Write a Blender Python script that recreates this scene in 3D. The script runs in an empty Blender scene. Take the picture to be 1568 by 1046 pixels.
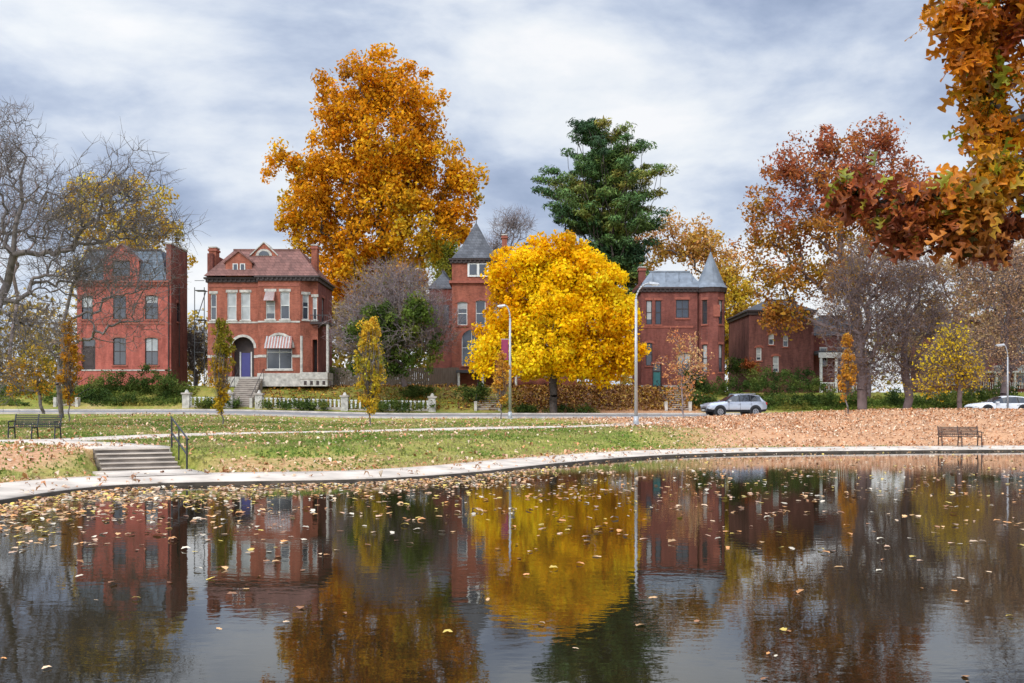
import bpy, math, random
import numpy as np
from mathutils import Vector, noise as mnoise

random.seed(7); rng = np.random.default_rng(11)
scene = bpy.context.scene
F = 1524.4; CH = 1.75; HY = 632.0
def lat(X, d): return (X-784.0)/F*d          # lateral metres of a surveyed bearing at distance d
def elev(Y, d): return CH+(HY-Y)/F*d         # height in metres at distance d

# ------------------------------------------------------------------ materials
def new_mat(name):
    m = bpy.data.materials.new(name); m.use_nodes = True
    return m, m.node_tree.nodes, m.node_tree.links, m.node_tree.nodes['Principled BSDF']
def pmat(name, col, rough=0.8, var=0.25, scale=3.0, metallic=0.0, bump=0.0, spec=0.3, detail=4, stretch=(1,1,1)):
    m, n, l, b = new_mat(name)
    tc = n.new('ShaderNodeTexCoord'); mp = n.new('ShaderNodeMapping'); mp.inputs['Scale'].default_value = stretch
    nz = n.new('ShaderNodeTexNoise'); nz.inputs['Scale'].default_value = scale; nz.inputs['Detail'].default_value = detail
    l.new(tc.outputs['Object'], mp.inputs[0]); l.new(mp.outputs[0], nz.inputs['Vector'])
    cr = n.new('ShaderNodeValToRGB'); cr.color_ramp.elements[0].position = 0.3; cr.color_ramp.elements[1].position = 0.7
    cr.color_ramp.elements[0].color = [c*(1-var) for c in col]+[1]
    cr.color_ramp.elements[1].color = [min(1, c*(1+var)) for c in col]+[1]
    l.new(nz.outputs['Fac'], cr.inputs[0]); l.new(cr.outputs[0], b.inputs['Base Color'])
    b.inputs['Roughness'].default_value = rough; b.inputs['Metallic'].default_value = metallic
    b.inputs['Specular IOR Level'].default_value = spec
    if bump:
        bp = n.new('ShaderNodeBump'); bp.inputs['Strength'].default_value = bump; bp.inputs['Distance'].default_value = 0.02
        l.new(nz.outputs['Fac'], bp.inputs['Height']); l.new(bp.outputs[0], b.inputs['Normal'])
    return m
def brick_mat(name, c1, c2, mortar, stain=0.42):
    m, n, l, b = new_mat(name)
    tc = n.new('ShaderNodeTexCoord'); sp = n.new('ShaderNodeSeparateXYZ'); ad = n.new('ShaderNodeMath'); ad.operation = 'ADD'
    cb = n.new('ShaderNodeCombineXYZ')
    l.new(tc.outputs['Object'], sp.inputs[0]); l.new(sp.outputs[0], ad.inputs[0]); l.new(sp.outputs[1], ad.inputs[1])
    l.new(ad.outputs[0], cb.inputs[0]); l.new(sp.outputs[2], cb.inputs[1])
    bk = n.new('ShaderNodeTexBrick'); bk.inputs['Scale'].default_value = 1.0
    bk.inputs['Brick Width'].default_value = 0.23; bk.inputs['Row Height'].default_value = 0.08; bk.inputs['Mortar Size'].default_value = 0.008
    bk.inputs['Color1'].default_value = (*c1, 1); bk.inputs['Color2'].default_value = (*c2, 1); bk.inputs['Mortar'].default_value = (*mortar, 1)
    l.new(cb.outputs[0], bk.inputs['Vector'])
    nz = n.new('ShaderNodeTexNoise'); nz.inputs['Scale'].default_value = 1.3; nz.inputs['Detail'].default_value = 9; nz.inputs['Roughness'].default_value = .75
    mp = n.new('ShaderNodeMapping'); mp.inputs['Scale'].default_value = (1, 1, 0.35); l.new(tc.outputs['Object'], mp.inputs[0]); l.new(mp.outputs[0], nz.inputs['Vector'])
    cr = n.new('ShaderNodeValToRGB'); cr.color_ramp.elements[0].position = .36; cr.color_ramp.elements[1].position = .64
    cr.color_ramp.elements[0].color = (1-stain, 1-stain, 1-stain, 1); cr.color_ramp.elements[1].color = (1.25, 1.25, 1.25, 1)
    l.new(nz.outputs['Fac'], cr.inputs[0])
    mx = n.new('ShaderNodeMixRGB'); mx.blend_type = 'MULTIPLY'; mx.inputs[0].default_value = 1
    l.new(bk.outputs['Color'], mx.inputs[1]); l.new(cr.outputs[0], mx.inputs[2]); l.new(mx.outputs[0], b.inputs['Base Color'])
    b.inputs['Roughness'].default_value = .9; b.inputs['Specular IOR Level'].default_value = .15
    return m
def slate_mat(name, c1, c2):
    m = brick_mat(name, c1, c2, [c*.5 for c in c1], .3)
    for nd in m.node_tree.nodes:
        if nd.type == 'TEX_BRICK':
            nd.inputs['Brick Width'].default_value = .5; nd.inputs['Row Height'].default_value = .28; nd.inputs['Mortar Size'].default_value = .02
    m.node_tree.nodes['Principled BSDF'].inputs['Roughness'].default_value = .65
    return m
def leaf_mat(name, trans=0.35, rough=.6, spec=.25):
    m, n, l, b = new_mat(name)
    at = n.new('ShaderNodeAttribute'); at.attribute_name = 'col'
    l.new(at.outputs['Color'], b.inputs['Base Color']); b.inputs['Roughness'].default_value = rough
    b.inputs['Specular IOR Level'].default_value = spec
    tr = n.new('ShaderNodeBsdfTranslucent'); l.new(at.outputs['Color'], tr.inputs['Color'])
    ms = n.new('ShaderNodeMixShader'); ms.inputs[0].default_value = trans
    l.new(b.outputs[0], ms.inputs[1]); l.new(tr.outputs[0], ms.inputs[2]); l.new(ms.outputs[0], n['Material Output'].inputs[0])
    return m
M = {}
M['leaf'] = leaf_mat('foliage_leaf', .42, .65, .12); M['needle'] = leaf_mat('pine_needle', .15)
M['oakleaf'] = leaf_mat('oak_leaf', .40, .42, .3)
M['fallen'] = leaf_mat('fallen_leaf', .1, .45, .4); M['grass'] = leaf_mat('grass_blade', .25)
M['bark'] = pmat('bark_grey', (.15,.125,.115), .95, .4, 4, bump=.5)
M['barkdark'] = pmat('bark_dark', (.07,.055,.045), .95, .35, 4)
M['barkpurple'] = pmat('bark_purple_brown', (.15,.11,.105), .95, .3, 2)
M['barkpale'] = pmat('bark_pale', (.22,.175,.165), .95, .3, 2)
M['barkmauve'] = pmat('bark_mauve', (.22,.17,.165), .95, .3, 2)
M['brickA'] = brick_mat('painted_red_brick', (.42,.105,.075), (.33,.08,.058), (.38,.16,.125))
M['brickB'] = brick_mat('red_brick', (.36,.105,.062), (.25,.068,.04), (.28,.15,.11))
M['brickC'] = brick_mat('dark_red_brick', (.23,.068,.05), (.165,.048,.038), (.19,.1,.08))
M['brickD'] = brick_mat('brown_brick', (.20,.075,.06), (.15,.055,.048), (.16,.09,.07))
M['slate'] = slate_mat('blue_slate', (.17,.21,.255), (.10,.13,.16))
M['slategrey'] = slate_mat('grey_shingle', (.115,.118,.128), (.075,.077,.085))
M['redroof'] = slate_mat('red_brown_shingle', (.22,.105,.085), (.15,.075,.062))
M['metalroof'] = pmat('grey_metal_roof', (.17,.195,.225), .55, .25, 2)
M['stone'] = pmat('limestone', (.44,.41,.36), .9, .35, 3, detail=8)
M['redstone'] = pmat('terracotta', (.28,.09,.06), .85, .2, 5)
M['white'] = pmat('white_paint', (.62,.62,.58), .6, .12, 4)
M['darkwood'] = pmat('dark_trim', (.05,.035,.032), .6, .2, 4)
M['glass'] = pmat('window_glass', (.03,.035,.045), .08, .5, .8, spec=.8)
M['blind'] = pmat('window_blind', (.34,.35,.34), .35, .25, 1.2, spec=.6)
M['teal'] = pmat('teal_door', (.05,.19,.18), .5, .1, 3)
M['blue'] = pmat('blue_door', (.06,.06,.2), .5, .1, 3)
M['awning'] = pmat('awning_cloth', (.33,.16,.13), .9, .3, 7)
M['concrete'] = pmat('concrete', (.40,.35,.30), .92, .25, 1.6, bump=.3, detail=8)
M['concdark'] = pmat('weathered_concrete', (.24,.20,.165), .95, .35, 2.2, bump=.3, detail=8)
M['kerb'] = pmat('shadow_line_kerb_concrete', (.055,.042,.03), .9, .5, 2.2, bump=.3, detail=8)  # kerb colour darkened to paint the shadow line along the pond edge
M['asphalt'] = pmat('asphalt', (.2,.19,.185), .9, .2, 1.5, detail=8)
M['iron'] = pmat('black_iron', (.02,.02,.022), .5, .2, 5, spec=.5)
M['rust'] = pmat('brown_metal', (.07,.045,.035), .6, .3, 5, spec=.4)
M['galv'] = pmat('galvanised_steel', (.40,.41,.42), .45, .12, 3, metallic=.3)
M['plank'] = pmat('weathered_planks', (.16,.125,.095), .9, .3, 3, stretch=(4,4,.5))
M['banner'] = pmat('banner_cloth', (.25,.04,.09), .9, .2, 2)
M['silver'] = pmat('silver_car_paint', (.47,.50,.56), .22, .04, 2, metallic=.5, spec=.6)
M['whitecar'] = pmat('white_car_paint', (.68,.69,.70), .25, .03, 2, spec=.6)
M['carglass'] = pmat('car_glass', (.015,.018,.022), .05, .1, 1, spec=.9)
M['tyre'] = pmat('tyre_rubber', (.015,.015,.016), .8, .1, 4)
M['alloy'] = pmat('alloy_rim', (.3,.31,.33), .35, .1, 4, metallic=.6)
M['clad'] = pmat('black_plastic', (.03,.03,.032), .6, .1, 3)
M['redlight'] = pmat('tail_light', (.4,.02,.02), .2, .1, 3)
M['headlight'] = pmat('head_light', (.7,.72,.75), .1, .1, 3)

# ------------------------------------------------------------------ mesh utilities
def link(o, parent=None):
    scene.collection.objects.link(o)
    if parent: o.parent = parent
    return o
def empty(name, loc=(0,0,0), rz=0):
    e = bpy.data.objects.new(name, None); e.location = loc; e.rotation_euler = (0,0,rz); e.empty_display_size = .5
    scene.collection.objects.link(e); return e
def np_mesh(name, V, loops, k, mat, col=None, parent=None, smooth=False, loc=None):
    me = bpy.data.meshes.new(name); V = np.asarray(V, dtype=np.float32); loops = np.asarray(loops, dtype=np.int32).ravel()
    nf = len(loops)//k
    me.vertices.add(len(V)); me.vertices.foreach_set('co', V.ravel())
    me.loops.add(len(loops)); me.loops.foreach_set('vertex_index', loops)
    me.polygons.add(nf); me.polygons.foreach_set('loop_start', np.arange(0, nf*k, k, dtype=np.int32))
    try: me.polygons.foreach_set('loop_total', np.full(nf, k, dtype=np.int32))
    except Exception: pass
    if smooth: me.polygons.foreach_set('use_smooth', np.ones(nf, dtype=bool))
    if col is not None:
        a = me.color_attributes.new('col', 'FLOAT_COLOR', 'POINT')
        c4 = np.ones((len(V), 4), dtype=np.float32); c4[:, :3] = col; a.data.foreach_set('color', c4.ravel())
    me.update(calc_edges=True); me.materials.append(mat)
    o = bpy.data.objects.new(name, me)
    if loc is not None: o.location = loc
    return link(o, parent)
class Grp:
    def __init__(s, name, loc=(0,0,0), rz=0): s.e = empty(name, loc, rz); s.p = {}
    def add(s, part, mat, vs, fs):
        d = s.p.setdefault((part, mat), ([], [])); o = len(d[0]); d[0].extend(vs); d[1].extend([tuple(i+o for i in f) for f in fs])
    def box(s, part, mat, x0,x1,y0,y1,z0,z1, T=None):
        vs = [(x,y,z) for x in (x0,x1) for y in (y0,y1) for z in (z0,z1)]
        if T: vs = [T(*v) for v in vs]
        s.add(part, mat, vs, [(0,1,3,2),(4,6,7,5),(0,4,5,1),(2,3,7,6),(0,2,6,4),(1,5,7,3)])
    def cyl(s, part, mat, p0, p1, r0, r1=None, k=10, cap=True):
        r1 = r0 if r1 is None else r1; p0 = Vector(p0); p1 = Vector(p1); d = (p1-p0).normalized()
        a = d.orthogonal().normalized(); b = d.cross(a); vs = []
        for p, r in ((p0,r0),(p1,r1)):
            for i in range(k):
                t = 2*math.pi*i/k; vs.append(tuple(p+a*math.cos(t)*r+b*math.sin(t)*r))
        fs = [(i,(i+1)%k,k+(i+1)%k,k+i) for i in range(k)]
        if cap: fs += [tuple(range(k))[::-1], tuple(range(k,2*k))]
        s.add(part, mat, vs, fs)
    def done(s, smooth=()):
        for (part, mat), (vs, fs) in s.p.items():
            me = bpy.data.meshes.new(part); me.from_pydata(vs, [], fs); me.materials.append(M[mat])
            if part in smooth:
                for f in me.polygons: f.use_smooth = True
            me.update(); link(bpy.data.objects.new(part, me), s.e)
        return s.e

# ------------------------------------------------------------------ terrain
ctrl = [(-9.72,18.9),(-9.56,21.3),(-9.0,22.9),(-7.3,23.9),(-3.8,24.9),(-1.2,27.6),(1.43,32.6),(5.0,38.0),(8.5,41),(13.2,43),(23.1,45),
        (36,46),(50,42),(62,30),(60,14),(45,5),(28,2.6),(10,1.8),(4,1.4),(0,1.0),(-6,1.4),(-9.4,4.5),(-10.4,9),(-10.1,14)]
def catmull(P, n=10, closed=True):
    P = np.array(P, float); N = len(P); out = []
    for i in range(N if closed else N-1):
        if closed: p0,p1,p2,p3 = P[i-1],P[i],P[(i+1)%N],P[(i+2)%N]
        else: p0,p1,p2,p3 = P[max(i-1,0)],P[i],P[i+1],P[min(i+2,N-1)]
        for t in np.linspace(0,1,n,endpoint=False):
            out.append(.5*((2*p1)+(-p0+p2)*t+(2*p0-5*p1+4*p2-p3)*t*t+(-p0+3*p1-3*p2+p3)*t**3))
    if not closed: out.append(P[-1])
    return np.array(out)
SH = catmull(ctrl, 10)
def sdist(x, y):
    x = np.atleast_1d(np.asarray(x, float)); y = np.atleast_1d(np.asarray(y, float)); out = np.empty(len(x))
    A = SH; B = np.roll(SH, -1, 0); D = B-A; L2 = (D**2).sum(1)
    for s in range(0, len(x), 20000):
        px = x[s:s+20000, None]; py = y[s:s+20000, None]
        t = np.clip(((px-A[:,0])*D[:,0]+(py-A[:,1])*D[:,1])/L2, 0, 1)
        dd = np.sqrt(((px-A[:,0]-t*D[:,0])**2+(py-A[:,1]-t*D[:,1])**2).min(1))
        c = ((A[:,1] > py) != (B[:,1] > py)) & (px < (D[:,0])*(py-A[:,1])/np.where(D[:,1]==0,1e-9,D[:,1])+A[:,0])
        ins = (c.sum(1) % 2) == 1
        out[s:s+20000] = np.where(ins, -dd, dd)
    return out
def sst(a, b, v): t = np.clip((v-a)/(b-a), 0, 1); return t*t*(3-2*t)
ST0 = np.array([-10.0,26.9]); STD = np.array([-.5,.866]); STW = np.array([.866,.5])
NST = 5; RISE = .115; RUN = .36
def terr(x, y, s=None):
    x = np.atleast_1d(np.asarray(x, float)); y = np.atleast_1d(np.asarray(y, float))
    if s is None: s = sdist(x, y)
    zl = np.interp(y, [-60,30,38,57,68,72,82,84.3,85.2,90,94,130,500], [.72,.72,.75,1.08,1.25,1.33,1.62,1.72,2.1,4.0,4.3,4.6,7])
    zl = zl+.32*sst(8,26,-x)*sst(50,66,y)*(1-sst(84,92,y))
    zr = np.interp(y, [-60,42,46,50,57,64,68,72,82,84.3,92,130,500], [.4,.3,.38,.72,1.4,1.92,1.85,1.45,1.6,1.75,3.6,4.4,7])
    b = sst(8,24,x); H = zl*(1-b)+zr*b
    H = H+.05*np.sin(x*.31+y*.17)*np.cos(y*.23-x*.11)*(1-sst(66,72,y))
    w = sst(1.8, 6.0, s); z = (.04+.14*np.clip(s/1.6,0,1))*(1-w)+H*w
    u = (x-ST0[0])*STD[0]+(y-ST0[1])*STD[1]; v = (x-ST0[0])*STW[0]+(y-ST0[1])*STW[1]
    inw = np.abs(v) < 1.25
    z = np.where(inw & (u > -.3) & (u < NST*RUN+.05), np.minimum(z, .12+np.clip(u,0,9)*RISE/RUN-.22), z)
    z = np.where((np.abs(v) < 1.5) & (u <= .0) & (s > 0), np.minimum(z,.12), z)
    z = np.where(s < .9, .04-1.0*sst(0,.9,.9-s), z)
    return z
def tz(x, y): return float(terr([x],[y])[0])
def seg(*a): return np.concatenate([np.arange(p,q,st) for p,q,st in a])
gx = seg((-600,-150,50),(-150,-60,6),(-60,-16,.8),(-16,-6,.2),(-6,40,.6),(40,70,1.5),(70,150,6),(150,601,50))
gy = seg((-200,-20,20),(-20,0,2),(0,20,.8),(20,32,.25),(32,98,.5),(98,130,3),(130,701,50))
GX, GY = np.meshgrid(gx, gy); gs = sdist(GX.ravel(), GY.ravel()); gz = terr(GX.ravel(), GY.ravel(), gs)
gxx, gyy = GX.ravel(), GY.ravel()
def litter_mask(x, y, s):
    r = sst(0,13, x-(58-y)*.14)*sst(1.5,3,s)*(y<74)*(y>20)
    shore = .75*np.exp(-np.clip(s-1.8,0,9)/.9)*(s>0)
    bank = .95*sst(-2,3,x)*(y>83)*(1-.75*sst(14,18,x))
    lawn = .28*(y>84)*(x<-1)+.15*(y<73)+ .55*sst(-17.5,-14.5,x)*(1-sst(-12.5,-11,x))*(y<32)*(y>24)+.35*sst(-9,-7.5,x)*(1-sst(-5,-3,x))*(s<4)*(s>0)
    return np.clip(np.maximum.reduce([r, shore, bank, lawn]), 0, 1)
mask = litter_mask(gxx, gyy, gs)
dirt = sst(84,86,gyy)
nx, ny = len(gx), len(gy)
idx = np.arange(nx*ny).reshape(ny, nx)
loops = np.stack([idx[:-1,:-1], idx[:-1,1:], idx[1:,1:], idx[1:,:-1]], -1).reshape(-1,4)
def ground_mat():
    m, n, l, b = new_mat('grass_and_leaf_litter')
    tc = n.new('ShaderNodeTexCoord'); at = n.new('ShaderNodeAttribute'); at.attribute_name = 'col'
    sp = n.new('ShaderNodeSeparateColor'); l.new(at.outputs['Color'], sp.inputs[0])
    def nz(scale, det=4, r=.6):
        q = n.new('ShaderNodeTexNoise'); q.inputs['Scale'].default_value = scale; q.inputs['Detail'].default_value = det; q.inputs['Roughness'].default_value = r
        l.new(tc.outputs['Object'], q.inputs['Vector']); return q
    def ramp(src, els):
        c = n.new('ShaderNodeValToRGB'); c.color_ramp.elements[0].position = els[0][0]; c.color_ramp.elements[0].color = (*els[0][1],1)
        c.color_ramp.elements[1].position = els[-1][0]; c.color_ramp.elements[1].color = (*els[-1][1],1)
        for p, co in els[1:-1]:
            e = c.color_ramp.elements.new(p); e.color = (*co,1)
        l.new(src, c.inputs[0]); return c
    big = nz(.28, 8, .72); fine = nz(9, 5, .75); mid = nz(1.7, 6, .75)
    g = ramp(big.outputs['Fac'], [(.36,(.125,.165,.028)),(.48,(.19,.215,.04)),(.56,(.29,.27,.07)),(.67,(.36,.29,.13))])
    gf = ramp(fine.outputs['Fac'], [(.3,(.6,.6,.5)),(.7,(1.35,1.3,1.2))])
    mx = n.new('ShaderNodeMixRGB'); mx.blend_type = 'MULTIPLY'; mx.inputs[0].default_value = 1; l.new(g.outputs[0], mx.inputs[1]); l.new(gf.outputs[0], mx.inputs[2])
    lit = ramp(fine.outputs['Fac'], [(.3,(.22,.10,.045)),(.45,(.46,.24,.12)),(.6,(.58,.34,.2)),(.72,(.65,.45,.3))])
    brown = ramp(fine.outputs['Fac'], [(.3,(.09,.04,.015)),(.5,(.22,.10,.03)),(.7,(.34,.17,.045))])
    lm = n.new('ShaderNodeMixRGB'); l.new(sp.outputs[1], lm.inputs[0]); l.new(lit.outputs[0], lm.inputs[1]); l.new(brown.outputs[0], lm.inputs[2])
    a1 = n.new('ShaderNodeMath'); a1.operation = 'MULTIPLY_ADD'; l.new(mid.outputs['Fac'], a1.inputs[0]); a1.inputs[1].default_value = 1.8; a1.inputs[2].default_value = -1.3
    a2 = n.new('ShaderNodeMath'); a2.operation = 'MULTIPLY_ADD'; l.new(sp.outputs[0], a2.inputs[0]); a2.inputs[1].default_value = 2.1; l.new(a1.outputs[0], a2.inputs[2]); a2.use_clamp = True
    fm = n.new('ShaderNodeMixRGB'); l.new(a2.outputs[0], fm.inputs[0]); l.new(mx.outputs[0], fm.inputs[1]); l.new(lm.outputs[0], fm.inputs[2])
    l.new(fm.outputs[0], b.inputs['Base Color']); b.inputs['Roughness'].default_value = .95; b.inputs['Specular IOR Level'].default_value = .1
    bp = n.new('ShaderNodeBump'); bp.inputs['Strength'].default_value = .7; bp.inputs['Distance'].default_value = .05
    l.new(fine.outputs['Fac'], bp.inputs['Height']); l.new(bp.outputs[0], b.inputs['Normal'])
    return m
np_mesh('ground', np.stack([gxx,gyy,gz],1), loops, 4, ground_mat(), col=np.stack([mask,dirt,np.zeros_like(mask)],1), smooth=True)

# water
def water_mat():
    m, n, l, b = new_mat('pond_water')
    b.inputs['Base Color'].default_value = (.014,.011,.005,1); b.inputs['Roughness'].default_value = .015; b.inputs['IOR'].default_value = 1.40
    b.inputs['Specular IOR Level'].default_value = .5
    tc = n.new('ShaderNodeTexCoord')
    mp = n.new('ShaderNodeMapping'); mp.inputs['Scale'].default_value = (1.6,2.4,1); l.new(tc.outputs['Object'], mp.inputs[0])
    a = n.new('ShaderNodeTexNoise'); a.inputs['Scale'].default_value = 2.4; a.inputs['Detail'].default_value = 3; a.inputs['Roughness'].default_value=.5; l.new(mp.outputs[0], a.inputs['Vector'])
    c = n.new('ShaderNodeTexNoise'); c.inputs['Scale'].default_value = .16; c.inputs['Detail'].default_value = 2; l.new(tc.outputs['Object'], c.inputs['Vector'])
    r = n.new('ShaderNodeMapRange'); l.new(c.outputs['Fac'], r.inputs[0]); r.inputs[1].default_value = .35; r.inputs[2].default_value = .65; r.inputs[3].default_value = .45; r.inputs[4].default_value = 1.3
    ml = n.new('ShaderNodeMath'); ml.operation = 'MULTIPLY'; l.new(a.outputs['Fac'], ml.inputs[0]); l.new(r.outputs[0], ml.inputs[1])
    bp = n.new('ShaderNodeBump'); bp.inputs['Strength'].default_value = 1; bp.inputs['Distance'].default_value = .0014
    l.new(ml.outputs[0], bp.inputs['Height']); l.new(bp.outputs[0], b.inputs['Normal'])
    return m
np_mesh('water', [(-20,-2,0),(70,-2,0),(70,55,0),(-20,55,0)], [0,1,2,3], 4, water_mat())

def strip(name, C, w0, w1, mat, lift=.03, thick=.25, closed=False, fixz=None, across=4, fixz1=None):
    C = np.asarray(C, float); N = len(C)
    T = (np.roll(C,-1,0)-np.roll(C,1,0)) if closed else np.gradient(C, axis=0)
    T /= np.linalg.norm(T, axis=1)[:,None]; Nn = np.stack([-T[:,1], T[:,0]], 1)
    rows = []
    for k in range(across+1):
        o = w0+(w1-w0)*k/across; P = C+Nn*o
        if fixz is not None: z = np.full(N, fixz+((fixz1-fixz)*k/across if fixz1 is not None else 0))
        else: z = terr(P[:,0], P[:,1])+lift
        rows.append(np.column_stack([P, z]))
    lo = rows[0].copy(); lo[:,2] -= thick; hi = rows[-1].copy(); hi[:,2] -= thick
    R = [lo]+rows+[hi]; V = np.concatenate(R); fs = []
    M1 = N if closed else N-1
    for k in range(len(R)-1):
        i = np.arange(M1); j = (i+1) % N; fs.append(np.stack([k*N+i, k*N+j, (k+1)*N+j, (k+1)*N+i], 1))
    return np_mesh(name, V, np.concatenate(fs), 4, mat)
T0 = SH[1]-SH[0]; nrm = np.array([-T0[1], T0[0]])/np.linalg.norm(T0)
sgn = 1 if sdist([SH[0][0]+nrm[0]], [SH[0][1]+nrm[1]])[0] > 0 else -1
M['path'] = pmat('path_concrete', (.52,.44,.36), .92, .28, 1.1, detail=9)
strip('pond_edge_path', SH, sgn*.10, sgn*1.65, M['path'], closed=True, fixz=.09, fixz1=.215, thick=.3)
strip('pond_kerb', SH, 0, sgn*.097, M['kerb'], closed=True, fixz=.083, thick=.6, across=1)
up = catmull([(-60,31),(-40,31),(-25,33),(-18,35.3),(-14.7,40),(-11.3,43.5),(-5.7,46.5),(0,50),(4.1,54),(8.2,60),(11,67),(12.2,71.6)], 10, False)
strip('park_path', up, -1.1, 1.1, M['path'], across=4, lift=.035)
topc = ST0+STD*(NST*RUN)
ln = catmull([tuple(topc+STD*-.02), tuple(topc+STD*2), (-14.0,33.0),(-16.5,35)], 8, False)
strip('stair_landing_path', ln, -1.1, 1.1, M['path'], lift=.045)
land = catmull([tuple(ST0-STD*2.6), tuple(ST0-STD*1.3), tuple(ST0-STD*.02)], 6, False)
strip('lower_landing', land, -1.25, 1.25, M['path'], fixz=.2)
road = catmull([(x, 76.6) for x in range(-160,161,8)], 4, False)
strip('road', road, -4.2, 4.2, M['asphalt'], lift=.02, across=8)
strip('road_kerb_near', road, -4.5, -4.21, M['concrete'], lift=.13, across=1)
strip('road_kerb_far', road, 4.21, 4.5, M['concrete'], lift=.13, across=1)
strip('sidewalk', road, 5.2, 6.9, M['concrete'], lift=.05, across=3)

g = Grp('garden_stairs', (ST0[0], ST0[1], 0), math.atan2(STW[1], STW[0]))
for i in range(NST):
    g.box('steps', 'concdark', -1.0, 1.0, i*RUN+.003*i, NST*RUN+.3, -.2+i*.001, .16+RISE*(i+1))
    g.box('step_nosing', 'path', -1.003, 1.003, i*RUN-.025, i*RUN+.14, .16+RISE*(i+1)-.03, .16+RISE*(i+1)+.004)
a = (1.15, -.15, .15); b_ = (1.15, NST*RUN+.1, .15+RISE*NST)
for p in (a, b_): g.cyl('handrail_posts', 'iron', p, (p[0],p[1],p[2]+.9), .028)
for h in (.9, .45): g.cyl('handrail_rails', 'iron', (a[0],a[1]-.15*(h>.8),a[2]+h-.03*(h>.8)), (b_[0],b_[1]+.1*(h>.8),b_[2]+h), .024)
g.cyl('handrail_rails', 'iron', (1.15,.9,.4), (1.15,.9,1.33), .022)
g.done()

# ------------------------------------------------------------------ vegetation
def tubes(name, P0, P1, R0, R1, mat, parent=None, k=4):
    P0,P1 = np.asarray(P0,float), np.asarray(P1,float); N = len(P0)
    D = P1-P0; D /= (np.linalg.norm(D,axis=1)[:,None]+1e-9)
    ref = np.where(np.abs(D[:,2:3])<.9, np.array([[0,0,1.]]), np.array([[1.,0,0]]))
    A = np.cross(D, ref); A /= np.linalg.norm(A,axis=1)[:,None]; B = np.cross(D, A)
    th = np.arange(k)*2*np.pi/k; ring = A[:,None,:]*np.cos(th)[None,:,None]+B[:,None,:]*np.sin(th)[None,:,None]
    V = np.concatenate([P0[:,None,:]+ring*np.asarray(R0)[:,None,None], P1[:,None,:]+ring*np.asarray(R1)[:,None,None]], 1).reshape(-1,3)
    base = (np.arange(N)*2*k)[:,None,None]; i = np.arange(k); q = np.stack([i,(i+1)%k,k+(i+1)%k,k+i],1)[None]
    return np_mesh(name, V, (base+q).reshape(-1,4), 4, mat, parent=parent, smooth=True)
def skeleton(trunk, pts, bf=.35, rtip=.02, rbase=.4):
    nodes = [np.array(p,float) for p in trunk]; par = [-1]+list(range(len(trunk)-1)); pl = [0.]
    for i in range(1,len(trunk)): pl.append(pl[-1]+np.linalg.norm(nodes[i]-nodes[i-1]))
    pts = np.asarray(pts,float); n = len(pts); best = np.full(n,1e9); bp = np.zeros(n,int); alive = np.ones(n,bool)
    start = max(1, len(trunk)//3)
    for i in range(start, len(trunk)):
        c = np.linalg.norm(pts-nodes[i],axis=1)+bf*pl[i]; m = c<best; best[m]=c[m]; bp[m]=i
    for _ in range(n):
        j = int(np.argmin(np.where(alive,best,1e12))); alive[j]=False
        p = bp[j]; nodes.append(pts[j]); par.append(p); k = len(nodes)-1; pl.append(pl[p]+np.linalg.norm(pts[j]-nodes[p]))
        c = np.linalg.norm(pts-pts[j],axis=1)+bf*pl[k]; m = alive&(c<best); best[m]=c[m]; bp[m]=k
    nodes = np.array(nodes); par = np.array(par); cnt = np.zeros(len(nodes)); hasch = np.zeros(len(nodes),bool); hasch[par[1:]] = True
    cnt[~hasch] = 1
    for i in range(len(nodes)-1,0,-1): cnt[par[i]] += cnt[i]
    e = math.log(max(cnt[0],2))/math.log(rbase/rtip); r = rtip*np.maximum(cnt,1)**(1/e)
    return nodes, par, r, ~hasch
def skel_tubes(name, nodes, par, r, mat, parent, jit=.1):
    i = np.arange(1,len(nodes)); a = nodes[par[i]]; b = nodes[i]; L = np.linalg.norm(b-a,axis=1)[:,None]
    m = (a+b)/2+rng.normal(size=a.shape)*L*jit; m[:,2] += (L[:,0]*.04)
    ra = np.minimum(r[par[i]], r[i]*1.5); rb = r[i]; rm = (ra+rb)/2
    P0 = np.concatenate([a,m]); P1 = np.concatenate([m,b]); R0 = np.concatenate([ra,rm]); R1 = np.concatenate([rm,rb])
    big = R0 > .06
    if big.any(): tubes(name, P0[big],P1[big],R0[big],R1[big],mat,parent,7)
    if (~big).any(): tubes(name+'_twigs' if big.any() else name, P0[~big],P1[~big],R0[~big],R1[~big],mat,parent,3)
def in_lobes(L, n, shell=.45):
    L = np.array(L,float); w = L[:,3]*L[:,4]*L[:,5]; w = w**.8; w /= w.sum(); k = rng.choice(len(L), n, p=w)
    d = rng.normal(size=(n,3)); d /= np.linalg.norm(d,axis=1)[:,None]; r = rng.random(n)**shell
    return L[k,:3]+d*r[:,None]*L[k,3:6]
def lobes_px(lst, d, dep=.85):
    s = d/F; out = []
    for t in lst:
        X,Y,rx,ry = t[:4]; dy = t[4] if len(t)>4 else 0
        out.append((lat(X,d), d+dy, elev(Y,d), rx*s, max(rx,ry*.7)*s*dep, ry*s))
    return out
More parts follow.
